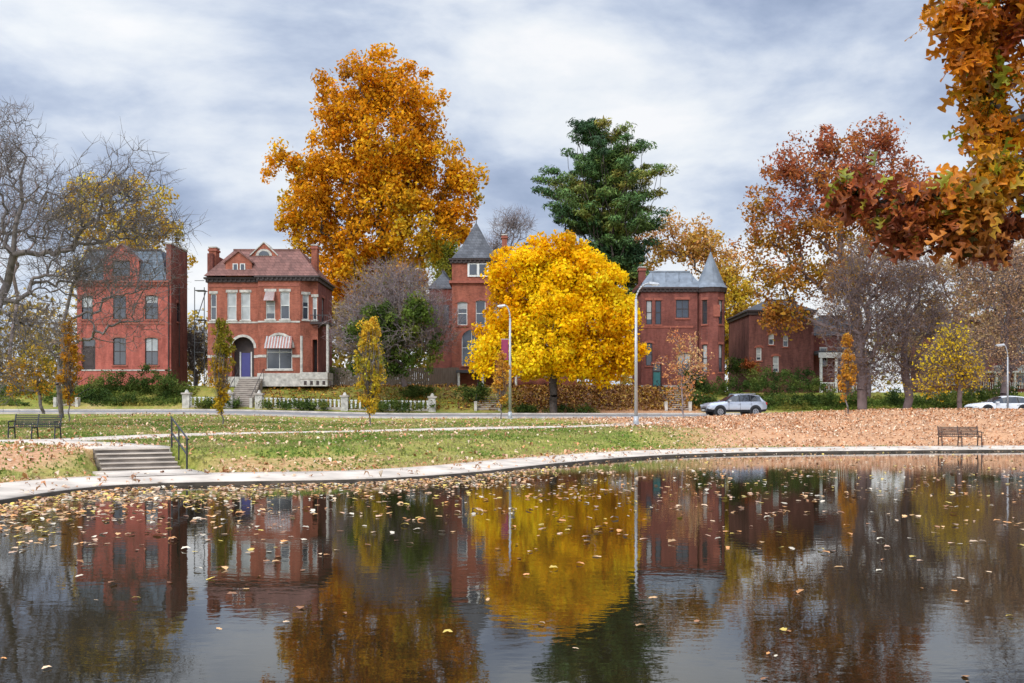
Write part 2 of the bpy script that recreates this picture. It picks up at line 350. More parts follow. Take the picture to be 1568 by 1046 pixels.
def leaves(name, C, size, cols, mat, parent=None, up=.3, aspect=.6, out_from=None, bias=.6):
    N = len(C); n = rng.normal(size=(N,3)); n[:,2] += up
    if out_from is not None:
        o = C-out_from; o /= (np.linalg.norm(o,axis=1)[:,None]+1e-6); n += o*bias*1.5
    n /= np.linalg.norm(n,axis=1)[:,None]; t = rng.normal(size=(N,3)); t -= (t*n).sum(1)[:,None]*n; t /= np.linalg.norm(t,axis=1)[:,None]
    b = np.cross(n,t); s = (size*(.6+.8*rng.random(N)))[:,None]
    V = np.stack([C-t*s*.5, C+b*s*.5*aspect+n*s*.08, C+t*s*.5, C-b*s*.5*aspect+n*s*.08],1).reshape(-1,3)
    col = np.repeat(np.clip(cols,0,1),4,axis=0)
    return np_mesh(name, V, np.arange(N*4), 4, mat, col=col, parent=parent)
def palette(P, pal, nscale=.35, jitter=.18, zgrad=None):
    pal = np.array(pal,float); out = np.empty((len(P),3))
    for i,p in enumerate(P):
        v = mnoise.noise(Vector(p*nscale))*.9+.5+random.gauss(0,.14)
        if zgrad is not None: v = v*.45+.6*np.clip((p[2]-zgrad[0])/(zgrad[1]-zgrad[0]),0,1)
        v = min(max(v,0),.999)*(len(pal)-1); k = int(v); f = v-k
        out[i] = pal[k]*(1-f)+pal[k+1]*f
    return out
def tree(name, base, lobes, nclu, nper, crad, lsize, pal, rbase=.35, rtip=.03, bark='bark', flat=1.0, up=.3, aspect=.6, top=None, bf=.35,
         shell=.45, nscale=.35, zgrad=None, mat='leaf', extra=None, var=.25):
    e = empty(name, (0,0,0)); P = in_lobes(lobes, nclu, shell)
    if extra is not None: P = np.concatenate([P, extra])
    L = np.array(lobes); cx,cy = np.average(L[:,0],weights=L[:,3]), np.average(L[:,1],weights=L[:,3]); zt = (L[:,2]+L[:,5]*.5).max() if top is None else top
    bz = base[2]-.2; K = 7; trunk = []
    for i in range(K):
        t = i/(K-1); trunk.append((base[0]+(cx-base[0])*t**1.5+random.gauss(0,.05)*i*.4, base[1]+(cy-base[1])*t**1.5, bz+(zt-bz)*t*.75))
    nodes, par, r, tip = skeleton(trunk, P, bf, rtip, rbase)
    skel_tubes('branches', nodes, par, r, M[bark], e)
    cc = palette(P, pal, nscale, zgrad=zgrad)
    n = len(P)*nper; k = np.repeat(np.arange(len(P)), nper)
    rad = crad*(.6+.8*rng.random(len(P)))
    off = rng.normal(size=(n,3)); off /= np.linalg.norm(off,axis=1)[:,None]; off *= (rng.random(n)**.5)[:,None]; off[:,2] *= flat
    C = P[k]+off*rad[k][:,None]
    col = cc[k]*(1+rng.normal(size=(n,1))*var)*(1+rng.normal(size=(n,3))*.06)
    leaves('foliage', C, lsize, col, M[mat], e, up, aspect, P[k], .8)
    return e
def bare(name, trunk, lobes, npts, rbase, rtip, bark, twl=.5, ntw=2, bf=.3, shell=.7, droop=0, leafpal=None, nleaf=0, lsize=.2):
    e = empty(name); P = in_lobes(lobes, npts, shell); nodes, par, r, tip = skeleton(trunk, P, bf, rtip, rbase)
    skel_tubes('branches', nodes, par, r, M[bark], e, .09)
    i = np.arange(len(trunk),len(nodes)); i = np.repeat(i,ntw); d = nodes[i]-nodes[par[i]]; d /= np.linalg.norm(d,axis=1)[:,None]+1e-6
    d = d*.8+rng.normal(size=d.shape)*.6; d[:,2] += .25-droop; d /= np.linalg.norm(d,axis=1)[:,None]
    Ln = twl*(.5+rng.random(len(i)))[:,None]; m = nodes[i]+d*Ln*.55; d2 = d+rng.normal(size=d.shape)*.35; q = m+d2*Ln*.5
    tubes('fine_twigs', np.concatenate([nodes[i],m]), np.concatenate([m,q]), np.full(2*len(i),rtip*.8), np.concatenate([np.full(len(i),rtip*.65),np.full(len(i),rtip*.35)]), M[bark], e, 3)
    if nleaf:
        k = rng.integers(len(trunk),len(nodes),nleaf); C = nodes[k]+rng.normal(size=(nleaf,3))*.3
        leaves('foliage', C, lsize, palette(C,leafpal,.5)*(1+rng.normal(size=(nleaf,1))*.2), M['leaf'], e)
    return e
def mass(name, lobes, n, lsize, pal, nclu=None, crad=.4, up=.4, mat='leaf', nscale=.5, aspect=.6):
    nclu = nclu or max(8,n//60); P = in_lobes(lobes, nclu, .4); k = rng.integers(0,len(P),n)
    C = P[k]+rng.normal(size=(n,3))*crad*.6; col = palette(P,pal,nscale)[k]*(1+rng.normal(size=(n,1))*.25)
    return leaves(name, C, lsize, col, M[mat], None, up, aspect, P[k], .8)

YEL = [(.72,.39,.003),(.88,.51,.003),(.95,.60,.004),(.97,.66,.008),(.90,.68,.02)]
ORG = [(.38,.16,.008),(.60,.25,.008),(.72,.31,.008),(.72,.38,.014),(.52,.34,.02)]
RUST = [(.24,.19,.02),(.42,.25,.02),(.44,.18,.035),(.38,.115,.04),(.33,.09,.045)]
GRN = [(.03,.055,.012),(.06,.10,.02),(.11,.15,.03),(.16,.17,.035)]
GOLD = [(.36,.24,.02),(.55,.34,.02),(.66,.45,.04),(.5,.42,.06)]

d = 108
tree('sycamore_tree', (lat(600,d),d,tz(lat(600,d),d)), lobes_px([(570,122,56,46),(525,172,60,55),(628,160,60,56),(570,235,98,78),(450,252,44,34),(500,300,82,68),
    (640,270,88,72),(708,288,42,40),(465,345,40,38),(600,350,108,60),(692,345,46,33),(500,395,60,45),(570,415,90,45),(530,440,50,30)], d), 620, 105, 1.25, .42, ORG, rbase=.55, rtip=.035, bark='barkdark', nscale=.14)
d = 82.8
tree('yellow_maple_tree', (lat(848,d),d,tz(lat(848,d),d)), lobes_px([(850,402,64,44),(800,428,58,50),(905,425,53,50),(780,495,54,56),(860,480,88,78),(930,490,55,58),(762,545,40,34),
    (830,550,68,38),(905,553,60,34),(955,540,34,38)], d), 740, 110, .8, .31, YEL, rbase=.33, rtip=.025, bark='barkdark', nscale=.22, var=.13)
d = 104; px_ = lat(928,d); ext = []
prof = [(196,900,26),(214,918,52),(236,930,66),(262,926,66),(285,922,92),(310,925,98),(335,920,104),(358,935,92),(382,942,72),(405,952,60),(428,958,48),(455,960,40)]
for (Y,xc,hw) in prof:
    z = elev(Y,d); x0 = lat(xc,d); R = hw*d/F; nb = 5+int(R*1.0)
    for bnum in range(nb):
        a_ = 2*math.pi*(bnum+random.random()*.9)/nb; Rr = R*random.uniform(.55,1.12); dz = random.gauss(0,.3)
        for t in np.arange(.18,1.01,.85/max(R,1.5)):
            ext.append((x0+math.cos(a_)*Rr*t, d+math.sin(a_)*Rr*t*.9, z+.5*t*Rr*.45+random.gauss(0,.2)-.2+dz))
ext = np.array(ext)
tree('pine_tree', (px_,d,tz(px_,d)), lobes_px([(930,300,40,90),(940,400,40,50)],d,.8), 40, 120, .9, .46, [(.035,.075,.03),(.06,.125,.04),(.095,.175,.05),(.16,.23,.05),(.25,.22,.04)],
     rbase=.4, bark='barkdark', flat=.5, up=.9, aspect=.25, mat='needle', nscale=.3, bf=.9, top=elev(200,d)*1.25, extra=ext)
d = 90
tree('autumn_oak_tree', (lat(1325,d),d,tz(lat(1325,d),d)), lobes_px([(1270,225,60,32),(1345,215,48,28),(1210,265,58,38),(1300,280,90,55),(1385,265,38,42),(1165,315,38,36),(1240,340,80,50),
    (1340,350,80,55),(1160,370,36,30),(1190,430,58,38),(1290,420,90,50),(1200,480,50,30),(1390,380,30,60)], d), 640, 46, .95, .31, RUST, rbase=.45, rtip=.035, bark='barkpurple', zgrad=(elev(500,d),elev(220,d)), shell=.6)
d = 118
tree('yellow_poplar_tree', (lat(200,d),d,tz(lat(200,d),d)), lobes_px([(150,300,45,32),(210,300,50,35),(255,330,32,42),(130,340,50,40),(200,360,80,50),(265,400,30,50),(180,430,80,60)],d), 250,45,1.1,.42, GOLD, rbase=.35, bark='bark')
d = 112
tree('golden_tree', (lat(1095,d),d,tz(lat(1095,d),d)), lobes_px([(1045,350,36,28),(1020,380,30,28),(1075,385,40,30),(1110,420,48,45),(1130,470,40,50),(1090,490,60,50),(1130,530,40,40),(985,400,25,40)],d), 280,60,1.1,.38,
     [(.55,.38,.02),(.66,.46,.05),(.62,.34,.09),(.6,.32,.14)], rbase=.35, zgrad=(elev(500,d),elev(330,d)))
d = 125
tree('willow_tree', (lat(685,d),d,tz(lat(685,d),d)), lobes_px([(685,370,28,35),(665,385,22,30),(690,410,40,35)],d), 110,55,1.1,.36,[(.25,.28,.03),(.4,.38,.05),(.5,.47,.09)], rbase=.3)
d = 72
tree('small_golden_tree', (lat(65,d),d,tz(lat(65,d),d)), lobes_px([(70,560,30,45),(30,570,40,40)],d), 70,34,.6,.22,[(.2,.2,.03),(.4,.27,.03),(.5,.25,.02)], rbase=.12)

def young(X, d, Yt, Yb, w, pal, n=90, per=38, spread=1.0, size=.15):
    x = lat(X,d); z = tz(x,d); k = 5; s = d/F; L = []
    for i in range(k):
        t = i/(k-1); y = Yt+(Yb-Yt)*(.1+.78*t); ww = w*(.4+.75*math.sin(math.pi*(.15+.7*t)))
        L.append((x+random.gauss(0,.06), d, elev(y,d), ww*s, ww*s, (Yb-Yt)*s/6.5))
    return tree('young_columnar_tree', (x,d,z), L, n, per, .24*spread, size, pal, rbase=.05, rtip=.008, shell=.55, bf=1.2, top=elev(Yt,d))
OL = [(.24,.2,.02),(.42,.29,.02),(.58,.36,.02),(.52,.26,.02)]
young(340,55,485,628,14,OL,130,34); young(105,58,490,622,16,[(.3,.16,.02),(.5,.23,.02),(.55,.26,.02)],85,30)
young(567,55,491,630,21,[(.3,.28,.03),(.52,.38,.03),(.64,.43,.04),(.62,.34,.03)],180,32)
young(768,68,540,625,10,[(.5,.22,.04),(.62,.3,.04),(.6,.38,.05)],70,34)
young(1297,62,515,615,11,[(.45,.22,.03),(.58,.27,.03),(.45,.28,.03)],75,34)
d = 71
tree('young_dogwood_tree', (lat(1045,d),d,tz(lat(1045,d),d)), lobes_px([(1045,525,28,25),(1030,560,28,30),(1065,560,28,30),(1045,590,34,20)],d), 150,9,.35,.17,[(.5,.18,.07),(.62,.32,.12),(.6,.42,.2)],rbase=.07,rtip=.014,bark='barkpale')

d = 50
def tp(lst, d0): return [(lat(X,d0+dy), d0+dy, elev(Y,d0+dy)) for X,Y,dy in lst]
tr = tp([(-30,640,0),(-22,560,0),(-5,470,0),(20,390,0),(35,310,0),(40,240,0)], d); tr[0] = (tr[0][0],d,tz(tr[0][0],d)-.2)
bare('bare_tree', tr, lobes_px([(15,240,50,90,0),(45,330,60,80,2),(120,330,80,70,-1),(185,290,75,80,0),(215,345,85,45,1),(120,420,90,60,0),(60,500,80,60,-2),(30,570,60,50,-2),(-60,350,80,200)],d), 3000,.24,.0125,'bark',twl=.6,ntw=3,bf=.22)
d = 62
tr = tp([(95,625,0),(92,560,0),(95,500,0),(110,440,0),(140,380,0)], d); tr[0] = (tr[0][0],d,tz(tr[0][0],d)-.2)
bare('bare_tree', tr, lobes_px([(150,400,90,60),(200,470,70,70),(100,510,60,50),(230,420,60,50)],d), 900,.15,.012,'bark',twl=.5,ntw=3,bf=.3)
d = 86.5
tr = tp([(620,592,0),(618,560,0),(610,530,0),(603,500,0)], d)
bare('bare_spreading_tree', tr, lobes_px([(600,470,85,55),(550,500,50,45),(655,490,50,50),(605,430,60,30),(600,520,95,40)],d,.9), 2800,.22,.016,'barkmauve',twl=.7,ntw=4,bf=.3,shell=.5,leafpal=[(.14,.16,.04),(.26,.18,.1),(.2,.2,.05)],nleaf=2500,lsize=.17)
mass('ivy', lobes_px([(600,500,62,30,-3),(640,485,34,24,-3),(575,520,40,24,-3),(615,555,40,26,-2),(660,540,20,30,-2),(560,560,25,20,-1)],d,.4), 12000,.24,[(.05,.08,.015),(.09,.14,.02),(.15,.2,.035),(.22,.22,.04)])
for (X,d,rb,L,n,pal,nl) in [
    (1320,70,.34,[(1320,420,55,60),(1285,480,45,60),(1350,490,60,65),(1320,560,60,45),(1380,420,40,50)],2600,[(.16,.09,.05),(.3,.18,.07)],3500),
    (1384,72,.30,[(1400,420,50,50),(1370,500,45,60),(1430,480,50,60),(1400,560,50,35)],1800,[(.18,.1,.06),(.34,.22,.07)],2500),
    (1470,66,.16,[(1445,550,38,38),(1480,570,35,30),(1425,590,30,18),(1460,520,30,30)],600,[(.6,.4,.02),(.75,.52,.02),(.55,.42,.03)],3200),
    (1540,80,.3,[(1500,430,50,50),(1560,450,60,80),(1530,540,60,60),(1620,450,60,120),(1500,380,50,40)],2300,[(.36,.2,.11),(.5,.3,.17),(.55,.38,.18)],13000)]:
    tr = tp([(X,625,0),(X+2,575,0),(X+1,520,0),(X+6,470,0)],d); tr[0] = (tr[0][0],d,tz(tr[0][0],d)-.2)
    bare('bare_park_tree', tr, lobes_px(L,d), n, rb,.0125,'barkpurple',twl=.5,ntw=3,bf=.3,shell=.55,leafpal=pal,nleaf=nl,lsize=.17)
d = 100
tree('tan_oak_tree', (lat(1500,d),d,tz(lat(1500,d),d)), lobes_px([(1440,420,50,40),(1500,400,60,45),(1560,420,60,60),(1450,490,60,50),(1530,500,70,50),(1620,440,60,80)],d), 260,55,1.0,.35,[(.28,.16,.09),(.42,.25,.14),(.48,.34,.16),(.36,.2,.1)], rbase=.35, bark='barkpurple')
for (X,d,L,bk) in [(780,135,[(785,345,35,28),(760,380,30,25)],'barkpale'),(1525,130,[(1520,210,40,50),(1560,260,60,60),(1540,330,80,80)],'barkpurple'),(20,120,[(20,175,25,25),(10,230,40,60),(60,260,40,50),(30,330,80,80)],'barkmauve'),
    (505,99,[(300,540,25,40),(290,520,25,30)],'bark')]:
    tr = tp([(X,600,0),(X,500,0),(X,420,0)],d); tr[0] = (tr[0][0],d,tz(tr[0][0],d)-.2)
    if X == 505: tr = tp([(300,600,0),(300,570,0)],d)
    bare('bare_tree', tr, lobes_px(L,d), 700,.22,.018,bk,twl=.8,ntw=3)

L = []
for X in range(-500,2100,38):
    dd = random.uniform(140,175); h = random.uniform(490,535)
    if 480 < X < 700: h = random.uniform(430,460); dd = 135
    if X < 130 or X > 1380: h = random.uniform(430,500)
    L.append((lat(X,dd),dd,elev(h+35,dd),random.uniform(4,7),4,random.uniform(5,8)))
    if h < 480: L.append((lat(X,dd),dd,elev(h+95,dd),6,4,7))
mass('background_trees', L, 48000, .85, [(.12,.12,.02),(.36,.27,.04),(.5,.33,.06),(.24,.17,.06),(.2,.14,.09)], nclu=2600, crad=1.6, nscale=.06)

def shrub(name, X, Y, rx, ry, d, n=1800, pal=GRN, size=.17):
    mass(name, lobes_px([(X,Y,rx,ry),(X-rx*.5,Y+ry*.3,rx*.6,ry*.7),(X+rx*.55,Y+ry*.25,rx*.55,ry*.75)],d,.7), n, size, pal, crad=.3)
for a_ in [(170,585,40,16,88.5,3000),(235,578,30,20,88),(262,590,22,20,87.5),(152,608,30,12,86.5),(205,612,40,9,86.2),(1130,558,22,16,96),(1095,590,38,15,90,2600),(1175,590,45,16,90,2600),(1235,590,30,18,89),(1210,612,45,10,86),
           (1290,605,40,14,86),(1420,605,60,12,86,2600),(1510,600,50,14,87,2400),(725,600,25,14,86.5),(880,628,42,6,84.2),(1060,585,20,20,91),(515,575,16,12,93),(40,600,40,18,88),(-30,600,50,25,88),(805,628,14,5,84.3),(640,600,30,9,88),(1080,612,20,10,85.5),(1190,575,60,14,92,2600)]:
    shrub('shrub', *a_)
shrub('hedge', 450, 619, 55, 6, 84.2, 2600); shrub('hedge', 600, 621, 60, 6, 84.1, 2600); shrub('hedge', 330, 617, 36, 7, 84.2, 1800)
shrub('red_shrub', 1150, 560, 12, 10, 95, 700, [(.3,.05,.02),(.35,.12,.03),(.3,.2,.04)])
n = 26000; x = np.concatenate([rng.uniform(lat(-60,86),lat(288,86),n//2), rng.uniform(lat(1170,86),lat(1600,86),n//2)]); y = rng.uniform(84.9,90,n); keep = np.array([mnoise.noise(Vector((a*.3,b*.5,0)))>-.25 for a,b in zip(x,y)]); x,y = x[keep],y[keep]
C = np.stack([x,y,terr(x,y)+rng.random(len(x))*.28],1)
leaves('ivy', C, .2, palette(C,[(.045,.07,.015),(.085,.13,.02),(.16,.2,.035),(.3,.24,.05)],.35)*(1+rng.normal(size=(len(x),1))*.25), M['leaf'], None, 1.0)

# overhanging oak at the near shore, right of the viewpoint
def oak_leaf_obj(name, C, dirs, size, cols, parent):
    T = [(0,0),(.16,.035),(.23,.17),(.29,.23),(.32,.06),(.44,.07),(.50,.26),(.58,.33),(.61,.07),(.72,.08),(.78,.18),(.86,.20),(.86,.05),(1,0)]
    pts = T+[(a,-b) for a,b in T[-2:0:-1]]; pts = np.array(pts); k = len(pts); N = len(C)
    t = dirs/np.linalg.norm(dirs,axis=1)[:,None]; n = rng.normal(size=(N,3)); n[:,1] -= .35; n -= (n*t).sum(1)[:,None]*t; n /= np.linalg.norm(n,axis=1)[:,None]; b = np.cross(n,t)
    s = (size*(.6+.65*rng.random(N)))[:,None,None]; curl = (rng.random(N)*.55)[:,None,None]; sideb = (rng.random(N)*1.0)[:,None,None]; wd = (.7+.3*rng.random(N))[:,None,None]
    u = pts[None,:,0:1]; v = pts[None,:,1:2]
    V = C[:,None,:]+t[:,None,:]*u*s+b[:,None,:]*v*s*wd+n[:,None,:]*(-(u**2)*curl+np.abs(v)*sideb)*s
    mid = np.array([T[i][0] for i in range(1,13)]); um = mid[None,:,None]
    Vm = C[:,None,:]+t[:,None,:]*um*s+n[:,None,:]*(-(um**2)*curl)*s
    VV = np.concatenate([V,Vm],1); kk = k+12; q = []
    for i in range(1,12): q.append((i,i+1,k+i,k+i-1)); q.append((k-i,k+i-1,k+i,k-i-1))
    q = np.array([x for x in q if len(set(x))==4])
    base = (np.arange(N)*kk)[:,None,None]
    shade = np.concatenate([np.array([.85+ .5*abs(p[1]) for p in pts]), np.full(12,.72)])[None,:,None]
    col = np.clip(cols[:,None,:]*shade*(1+rng.normal(size=(N,kk,1))*.08),0,1).reshape(-1,3)
    np_mesh(name, VV.reshape(-1,3), (base+q[None]).reshape(-1,4), 4, M['oakleaf'], col=col, parent=parent)
oe = empty('oak_tree')
d = 5.6
arm = [(1545,20,38,32,.2,26),(1478,8,60,22,0,24),(1482,70,20,26,0,12),(1552,95,26,50,.3,26),(1548,180,28,45,.2,26),(1530,255,34,34,0,26),(1465,300,50,26,-.1,30),(1395,306,50,24,0,26),(1325,284,36,16,.1,16),
    (1480,345,45,25,0,22),(1395,345,34,20,0,16),(1555,340,24,34,.2,18)]
P = [in_lobes(lobes_px([t[:5]],d,.7), t[5], .6) for t in arm]
P.append(in_lobes(lobes_px([(1640,200,60,180,.2),(1640,-20,140,60,.3),(1550,-60,110,40,.1)],d,.7), 170, .7)); P = np.concatenate(P)
trunk = [(6.4,.6,.0),(6.35,.7,1.4),(6.2,1.0,2.8),(5.8,1.8,3.9),(5.3,3.0,4.3),(4.6,4.2,4.1),(4.0,5.2,3.7)]
nodes, par, r, tip = skeleton(trunk, P, .25, .0035, .045)
skel_tubes('branches', nodes, par, r, M['barkdark'], oe, .06)
tk = np.array(trunk); tk = np.concatenate([tk, [[3.6,5.5,3.5]]]); tubes('trunk', tk[:-1], tk[1:], [.3,.25,.2,.15,.11,.08,.05], [.25,.2,.15,.11,.08,.05,.03], M['barkdark'], oe, 12)
rep = 9; k = np.repeat(np.arange(len(P)), rep); C = P[k]+rng.normal(size=(len(k),3))*.045
dr = rng.normal(size=(len(k),3))*.6; dr[:,2] -= .8; dr[:,0] -= .25
pa = palette(P, [(.5,.33,.015),(.62,.27,.012),(.68,.24,.012),(.58,.17,.012),(.38,.09,.02),(.24,.05,.02)], 1.3)
gi = rng.random(len(P)) < .09; pa[gi] = (.3,.30,.02)
low = sst(2.7,3.1,P[:,2])[:,None]; pa = pa*low+(pa*.5+np.array([.42,.13,.06])*.5)*(1-low)
oak_leaf_obj('foliage', C, dr, .142, pa[k]*(1+rng.normal(size=(len(k),1))*.34), oe)

# fallen leaves and grass
def scatter_flat(name, x, y, z, size, cols, tilt, mat, aspect=.75, lift=.0, curl=1.2):
    N = len(x); a = rng.random(N)*2*np.pi; t = np.stack([np.cos(a),np.sin(a),rng.normal(size=N)*tilt],1); b = np.stack([-np.sin(a),np.cos(a),rng.normal(size=N)*tilt],1)
    s = (size*(.55+.9*rng.random(N)))[:,None]; C = np.stack([x,y,z+np.abs(rng.normal(size=N))*tilt*s[:,0]*.5+lift],1)
    up_ = np.array([[0,0,1.]]); cu = (np.abs(rng.normal(size=N))*tilt*curl)[:,None]*s*up_
    ja = aspect*(.7+.6*rng.random((N,1))); jb = aspect*(.7+.6*rng.random((N,1)))
    V = np.stack([C-t*s*.5, C-t*s*.2-b*s*.45*ja+cu, C+t*s*.08-b*s*.3*jb+cu, C+t*s*.3-b*s*.4*ja+cu, C+t*s*.5, C+t*s*.28+b*s*.38*jb+cu, C+t*s*.02+b*s*.28*ja+cu, C-t*s*.2+b*s*.48*jb+cu],1).reshape(-1,3)
    return np_mesh(name, V, np.arange(N*8), 8, mat, col=np.repeat(np.clip(cols,0,1),8,axis=0))
def vn(x, y, sc): return np.array([mnoise.noise(Vector((a*sc,b*sc,3.1))) for a,b in zip(x,y)])
def fl(n, x0,x1,y0,y1, den_fn):
    x = rng.uniform(x0,x1,n); y = rng.uniform(y0,y1,n); vis = (np.abs(x) < y*.56+1.0); x,y = x[vis],y[vis]; s = sdist(x,y); k = s < -.05; x,y,s = x[k],y[k],s[k]
    k = rng.random(len(x)) < den_fn(x,y,s); return x[k],y[k]
def den1(x,y,s):
    cl = vn(x,y,.5)+.6*vn(x,y,1.6); den = .024+.09*sst(0,.5,cl)
    den += .14*sst(14,19,y)*(1-sst(25,33,y))*sst(-.1,.5,cl)+.09*sst(28,38,y)*sst(0,.5,cl)+.3*np.exp(s/.3)
    return den*(.5+.5*sst(8,15,y))
def den2(x,y,s):
    cl = vn(x,y,.6)+.6*vn(x,y,1.8)+.3*vn(x,y,5)
    return (1-sst(-4,4,x))*(.9*np.exp((s+.2)/1.4)*sst(-.5,.2,cl)+.14*np.exp(s/5)*sst(-.05,.4,cl)*sst(11,16,y))+.16*sst(18,21,y)*np.exp(s/3)*sst(0,.4,cl)
xa_,ya_ = fl(90000,-12,45,5,46,den1); xb_,yb_ = fl(60000,-12,7,12,32,den2); x = np.concatenate([xa_,xb_]); y = np.concatenate([ya_,yb_])
fp = np.array([(.62,.42,.25),(.6,.34,.14),(.62,.27,.08),(.35,.15,.06),(.62,.52,.38),(.62,.44,.08),(.55,.33,.2)])
col = fp[rng.integers(0,len(fp),len(x))]*(1+rng.normal(size=(len(x),1))*.2)
szv = .06+.045*sst(6,14,y)
scatter_flat('floating_leaves', x, y, np.full(len(x),.005), szv, col, .12, M['fallen'], curl=1.0)
n = 150000; x = rng.uniform(-28,42,n); y = 18+rng.random(n)**.8*54; vis = np.abs(x) < y*.56+1; x,y = x[vis],y[vis]; s = sdist(x,y); k = s>.1; x,y,s = x[k],y[k],s[k]
mk = litter_mask(x,y,s); mk = np.where(s<1.65, .35*np.exp(-s/.6)+.08, mk*.8); k = rng.random(len(x)) < mk*(.45+.8*sst(-.2,.4,vn(x,y,.6))); x,y,s = x[k],y[k],s[k]
z = np.where(s<1.65,.09+.125*(s-.1)/1.55+.008,terr(x,y,s)+.02)
gp = np.array([(.66,.42,.25),(.6,.33,.17),(.58,.24,.09),(.36,.16,.07),(.66,.5,.34)])
scatter_flat('fallen_leaves', x, y, z, .115, gp[rng.integers(0,5,len(x))]*(1+rng.normal(size=(len(x),1))*.2), .3, M['fallen'])
n = 16000; x = rng.uniform(-22,18,n); y = rng.uniform(84.8,93,n); k = rng.random(n) < np.where(x>0,1,.35); x,y = x[k],y[k]; z = terr(x,y)+.03
bpn = np.array([(.45,.2,.03),(.34,.14,.03),(.55,.32,.03),(.2,.08,.03)])
scatter_flat('bank_leaves', x, y, z, .2, bpn[rng.integers(0,4,len(x))]*(1+rng.normal(size=(len(x),1))*.2), .3, M['fallen'])
n = 130000; x = rng.uniform(-30,18,n); y = 20+rng.random(n)*40; vis = np.abs(x) < y*.55+.5; x,y = x[vis],y[vis]; s = sdist(x,y); mk = litter_mask(x,y,s)
def near_curve(x,y,C,w):
    m = np.ones(len(x),bool)
    for i in range(0,len(C),2): m &= (x-C[i,0])**2+(y-C[i,1])**2 > w*w
    return m
u = (x-ST0[0])*STD[0]+(y-ST0[1])*STD[1]; v = (x-ST0[0])*STW[0]+(y-ST0[1])*STW[1]
k = (s>1.7)&(rng.random(len(x)) > mk*1.1)&~((np.abs(v)<1.3)&(u<2.3)&(u>-4))&near_curve(x,y,up,1.3)&near_curve(x,y,ln,1.2)
x,y,s = x[k],y[k],s[k]; z = terr(x,y,s); N = len(x); gn = vn(x,y,.28)+.6*vn(x,y,1.1)+rng.normal(size=N)*.15
t = sst(-.35,.4,gn)[:,None]; col = np.array([.13,.195,.03])*(1-t)+np.array([.38,.33,.12])*t; col = col*(1+rng.normal(size=(N,1))*.2)
a = rng.random(N)*np.pi; w = .035+rng.random(N)*.03; h = .04+rng.random(N)*.05; dx,dy = np.cos(a)*w,np.sin(a)*w; lx,ly = rng.normal(size=N)*.02,rng.normal(size=N)*.02
V = np.stack([np.stack([x-dx,y-dy,z-.01],1),np.stack([x+dx,y+dy,z-.01],1),np.stack([x+lx,y+ly,z+h],1)],1).reshape(-1,3)
np_mesh('grass', V, np.arange(N*3), 3, M['grass'], col=np.repeat(col,3,axis=0))

